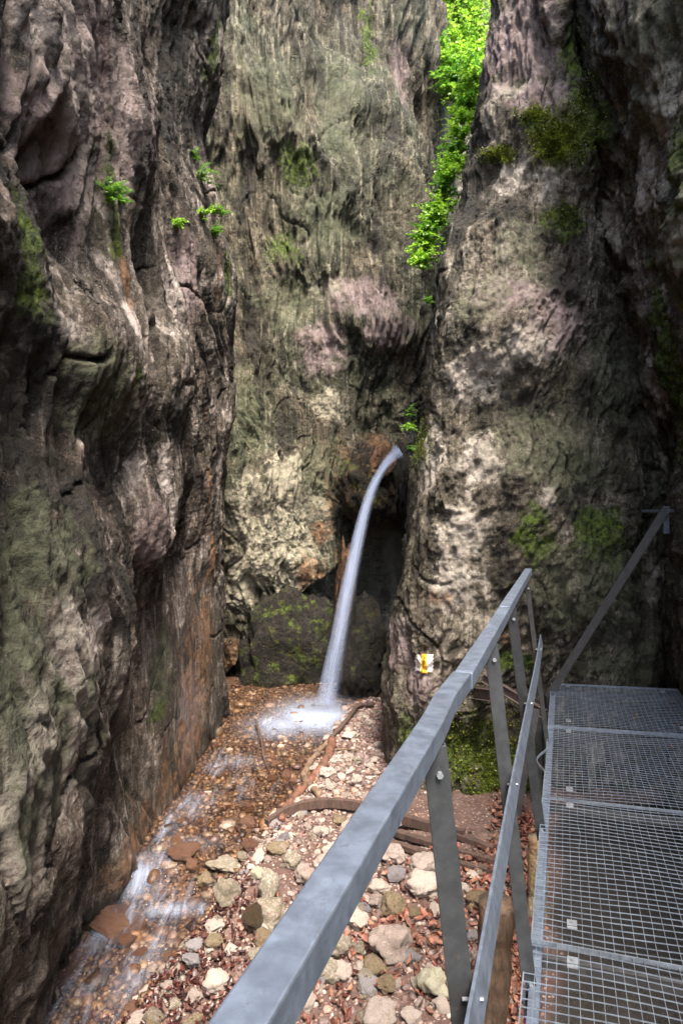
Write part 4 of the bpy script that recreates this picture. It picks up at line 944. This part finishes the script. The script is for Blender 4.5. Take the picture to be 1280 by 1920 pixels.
M_moss = leaf_material('moss_leaf', (.06, .095, .008), (.24, .28, .02)); M_stem = wood_material('green_stem', (.10, .16, .03), (.16, .10, .04))
def plant(c, n_, size, kind, label, seed, group='plants growing in the rock slot', nst=None, drop=0):
    r = np.random.default_rng(seed); c = np.array(c); root = empty({'fern': 'fern', 'leafy': 'leafy_plant', 'grass': 'grass_tuft'}[kind], tuple(c))
    sm = MB(); V = []; Fc = []; k = 0; nst = nst or {'fern': 11, 'leafy': 16, 'grass': 70}[kind]
    for s in range(nst):
        dr = n_ * r.uniform(.3, 1.0) + np.array([r.normal() * .7, r.normal() * .5, r.uniform(.1, 1.0) - drop]); dr /= np.linalg.norm(dr)
        L = size * r.uniform(.45, 1.1); A = [c + np.array([r.normal(), r.normal() * .6, r.normal()]) * size * .16]
        nseg = 7; v = dr.copy()
        for q in range(nseg): v = v + np.array([0, 0, -(.16 if kind != 'grass' else .24)]) + r.normal(size=3) * .05; v /= np.linalg.norm(v); A.append(A[-1] + v * L / nseg)
        A = np.array(A)
        if kind == 'grass':
            sd_ = np.cross(dr, [0, 0, 1]); sd_ /= np.linalg.norm(sd_) + 1e-6; wd = size * .012
            for q in range(nseg + 1):
                f = wd * (1 - (q / nseg) ** 1.5) + .0005; V += [A[q] - sd_ * f, A[q] + sd_ * f]
            for q in range(nseg): Fc.append([k + 2 * q, k + 2 * q + 1, k + 2 * q + 3, k + 2 * q + 2])
            k += 2 * (nseg + 1); continue
        sm.sweep([A[0], A[2], A[4], A[7]], circ(size * .008, 4), taper=(1, .3), n=8)
        for q in range(1, nseg + 1):
            for sd in ((-1, 1) if kind == 'fern' else (-1, 1, 0)):
                for sub in range(2 if kind == 'fern' else 1):
                    tdir = A[q] - A[q - 1]; tdir /= np.linalg.norm(tdir); side = np.cross(tdir, [0, 0, 1]); side /= np.linalg.norm(side) + 1e-6
                    base = A[q - 1] + (A[q] - A[q - 1]) * (sub * .5 + .25)
                    if kind == 'fern':
                        d = side * sd * .9 + tdir * .4 + r.normal(size=3) * .12; ll = L * .26 * (1 - .75 * (q / nseg)) * r.uniform(.8, 1.2) + .006; ww = ll * .22
                    else:
                        d = side * sd * .9 + tdir * r.uniform(-.2, .9) + r.normal(size=3) * .45; ll = min(size * r.uniform(.10, .19), r.uniform(.05, .085)); ww = ll * .42
                    d /= np.linalg.norm(d); up = r.normal(size=3) * .45 + np.array([0, -.25, 1]); e = np.cross(d, up); e /= np.linalg.norm(e) + 1e-6; u_ = np.cross(e, d)
                    V += [base, base + d * ll * .45 + e * ww + u_ * ll * .06, base + d * ll - u_ * ll * .12, base + d * ll * .45 - e * ww + u_ * ll * .06]
                    Fc += [[k, k + 1, k + 2], [k, k + 2, k + 3]]; k += 4
    if kind != 'grass': sm.build('stem', M_stem, root)
    me = bpy.data.meshes.new('foliage'); me.from_pydata([tuple(v) for v in V], [], Fc); me.update()
    link('foliage' if kind != 'grass' else 'blades', me, {'fern': M_leaf2, 'leafy': (M_leaf2 if seed % 3 == 0 else M_leaf), 'grass': M_grass}[kind], root)
    return tag(root, label, 'plant', group)
def plant_at(px, py, d, size, kind, label, seed, n_=(0, -1, .3), **k):
    return plant(P(px, py, d), np.array(n_, float), size, kind, label, seed, **k)
# on the left cliff
for px, py, s, kd, lb in [(328, 415, .17, 'leafy', 'small lime green plant alone on the bare left cliff face'), (205, 362, .15, 'fern', 'small green fern in a dark crack of the left cliff'), (228, 372, .10, 'fern', 'tiny dark fern beside the crack on the left cliff'),
                          (383, 335, .20, 'fern', 'upper bright fern on the edge of the left cliff'), (378, 395, .15, 'leafy', 'little leafy plant at the left cliff edge between two ferns'), (408, 395, .22, 'fern', 'broad bright fern on the left cliff edge'), (402, 430, .20, 'fern', 'lowest fern hanging on the left cliff edge'), (362, 285, .12, 'fern', 'thin trailing fern highest on the left cliff edge')]:
    h_, n_, k_ = hit(px, py + 8, 'LB', 9); plant(h_, np.array([.7, -.6, .2]), s, kd, lb, int(px * 3 + py), 'plants on the left cliff')
# slot between back cliff and buttress
slot = [(885, 160, 7.4, .24, 'leafy', 'lime sprig on the buttress edge, first from the top of the trailing row'), (876, 200, 7.4, .24, 'leafy', 'lime sprig on the buttress edge, second from the top of the trailing row'), (872, 225, 7.3, .24, 'leafy', 'lime sprig on the buttress edge, third from the top of the trailing row'), (864, 255, 7.2, .24, 'leafy', 'lime sprig on the buttress edge, fourth from the top of the trailing row'), (856, 285, 7.2, .24, 'leafy', 'lime sprig on the buttress edge, fifth from the top of the trailing row'), (850, 310, 7.1, .24, 'leafy', 'lime sprig on the buttress edge, sixth from the top of the trailing row'), (842, 338, 7.0, .24, 'leafy', 'lime sprig on the buttress edge, seventh from the top of the trailing row'), (835, 360, 7.0, .24, 'leafy', 'lime sprig on the buttress edge, eighth from the top of the trailing row'), (824, 392, 6.9, .24, 'leafy', 'lime sprig on the buttress edge, ninth from the top of the trailing row'), (814, 412, 6.9, .24, 'leafy', 'lime sprig on the buttress edge, tenth from the top of the trailing row'), (804, 440, 6.8, .24, 'leafy', 'lime sprig on the buttress edge, eleventh from the top of the trailing row'), (798, 465, 6.8, .24, 'leafy', 'lime sprig on the buttress edge, twelfth from the top of the trailing row'), (793, 492, 6.7, .24, 'leafy', 'lime sprig on the buttress edge, thirteenth from the top of the trailing row'),
        (840, 14, 13.2, 1.0, 'leafy', 'big bright leafy shrub filling the top of the slot'), (880, 60, 13.4, 1.1, 'leafy', 'bright bush under the pale far rock at the top of the slot'), (868, 100, 12.8, 1.0, 'leafy', 'lime bush hanging below the top shrubs'),
        (826, 45, 12.6, .7, 'grass', 'long-bladed grass tuft high at the left of the slot'), (880, 135, 12.2, .7, 'leafy', 'leafy clump against the buttress edge in the upper slot'), (838, 150, 12.0, .7, 'leafy', 'round lime shrub on the ledge of the back wall'), (866, 168, 11.6, .75, 'leafy', 'wide leafy shrub on the mid ledge of the slot'), (882, 190, 11.4, .55, 'leafy', 'leafy sprig just left of the buttress under the mid ledge'),
        (824, 118, 11.8, .5, 'leafy', 'slender climbing plant left of the mid ledge shrubs'), (820, 90, 12.0, .45, 'leafy', 'small sprig above the slender climbing plant'), (885, 230, 8.0, .32, 'grass', 'grass tuft on the buttress edge level with the moss cushion'), (862, 245, 8.0, .42, 'grass', 'spiky grass fan sticking out left of the buttress edge'), (866, 270, 7.8, .36, 'grass', 'grass tuft below the spiky grass fan'),
        (856, 300, 7.6, .26, 'leafy', 'small leafy plant midway down the buttress edge'), (850, 325, 7.5, .24, 'leafy', 'leafy plant hanging on the edge above the dark triangular face'), (835, 378, 7.2, .24, 'fern', 'fern on the edge beside the dark triangular face'), (826, 400, 7.2, .24, 'leafy', 'leafy sprig below the edge fern'), (812, 425, 7.0, .26, 'leafy', 'pale leafy plant near the lower end of the edge plants'),
        (803, 452, 7.0, .26, 'fern', 'fern near the lower end of the edge plants'), (800, 480, 6.9, .22, 'leafy', 'lowest leafy plant on the upper buttress edge'), (872, 205, 8.6, .3, 'leafy', 'small bush crossing the buttress edge below the mid ledge'), (803, 565, 6.6, .09, 'leafy', 'tiny yellow sprig on the narrow notch of the buttress edge'),
        (768, 778, 6.4, .12, 'fern', 'dark fern clump on the buttress shoulder above the waterfall'), (770, 803, 6.4, .11, 'leafy', 'leafy clump on the buttress shoulder above the waterfall'), (778, 838, 6.2, .10, 'fern', 'small fern right above the waterfall lip'), (1250, 8, 4.6, .15, 'leafy', 'small bright sprig at the top right corner')]
for i, (px, py, d, s, kd, lb) in enumerate(slot):
    plant_at(px, py, d, s, kd, lb, 500 + i, (-.4, -.8, .3), nst=(110 if s > .5 and kd == 'leafy' else (26 if kd == 'leafy' else None)))
# hanging grass roots / moss cushions as ground-cover
def moss_cover(name, spots, N, label, mat, which='R', sz=.012):
    r = np.random.default_rng(8); V = []; Fc = []; k = 0; w_ = np.array([s[4] for s in spots]); w_ = w_ / w_.sum(); cache = {}
    for i in range(N):
        px, py, rx, ry, _ = spots[r.choice(len(spots), p=w_)]
        x = px + r.normal() * rx; y = py + r.normal() * ry; key = (round(x / 3), round(y / 3))
        if key not in cache: cache[key] = hit(x, y, which, 5)
        h_, n_, kk_ = cache[key]
        if kk_ == 'x': continue
        c = P(x, y, h_[1]) + n_ * r.uniform(0, sz * 1.6)
        d = n_ * .5 + r.normal(size=3) * .6 + np.array([0, -.2, .3]); d /= np.linalg.norm(d); e = np.cross(d, r.normal(size=3)); e /= np.linalg.norm(e); l = sz * r.uniform(.6, 1.6)
        V += [c, c + d * l * .5 + e * l * .4, c + d * l, c + d * l * .5 - e * l * .4]; Fc.append([k, k + 1, k + 2, k + 3]); k += 4
    me = bpy.data.meshes.new(name); me.from_pydata([tuple(v) for v in V], [], Fc); me.update()
    return tag(link(name, me, mat), label, 'moss', kind='stuff')
moss_cover('moss', [(1040, 268, 22, 18, 9), (1080, 240, 30, 30, 2), (930, 288, 16, 7, 1), (1000, 215, 16, 8, 1), (1090, 200, 16, 40, 1), (1045, 400, 24, 14, .6), (950, 300, 8, 5, .5), (780, 830, 16, 24, 2), (765, 785, 10, 20, 1.5)], 14000, 'bright and dark moss cushions on the upper buttress', M_moss)
moss_cover('foot_moss', [(900, 1400, 50, 50, 3), (940, 1450, 40, 34, 3), (980, 1470, 30, 24, 2)], 6000, 'green moss carpet at the shaded foot of the buttress', M_moss, sz=.016)

# ------------------------------------------------------------------ far rock beyond the slot
net = np.array([[(x, y, z) for x, y in ((-2, 17), (.5, 16.5), (2.5, 17), (4.5, 17.5), (7, 17), (9, 15))] for z in (-3, 1, 4, 7, 10, 13, 16, 20)])
GE, nE = sheet(net, 260, 240); nE = -nE if nE[100, 100, 1] > 0 else nE
SE = rocky(GE, nE, (.2, 0, -1), 2.5, 300)
me = np_mesh('cliff_far', SE.reshape(-1, 3), quads(*SE.shape[:2])); z3 = np.zeros((len(me.vertices), 3), np.float32); vcol(me, 'stain', z3); z4 = z3.copy(); z4[:, 0] = .7; vcol(me, 'stain2', z4)
tag(link('cliff_far', me, M_right), 'pale grey limestone far up the gorge beyond the green shrubs', 'cliff', kind='structure')
print('verts', sum(len(o.data.vertices) for o in C.objects if o.type == 'MESH'))
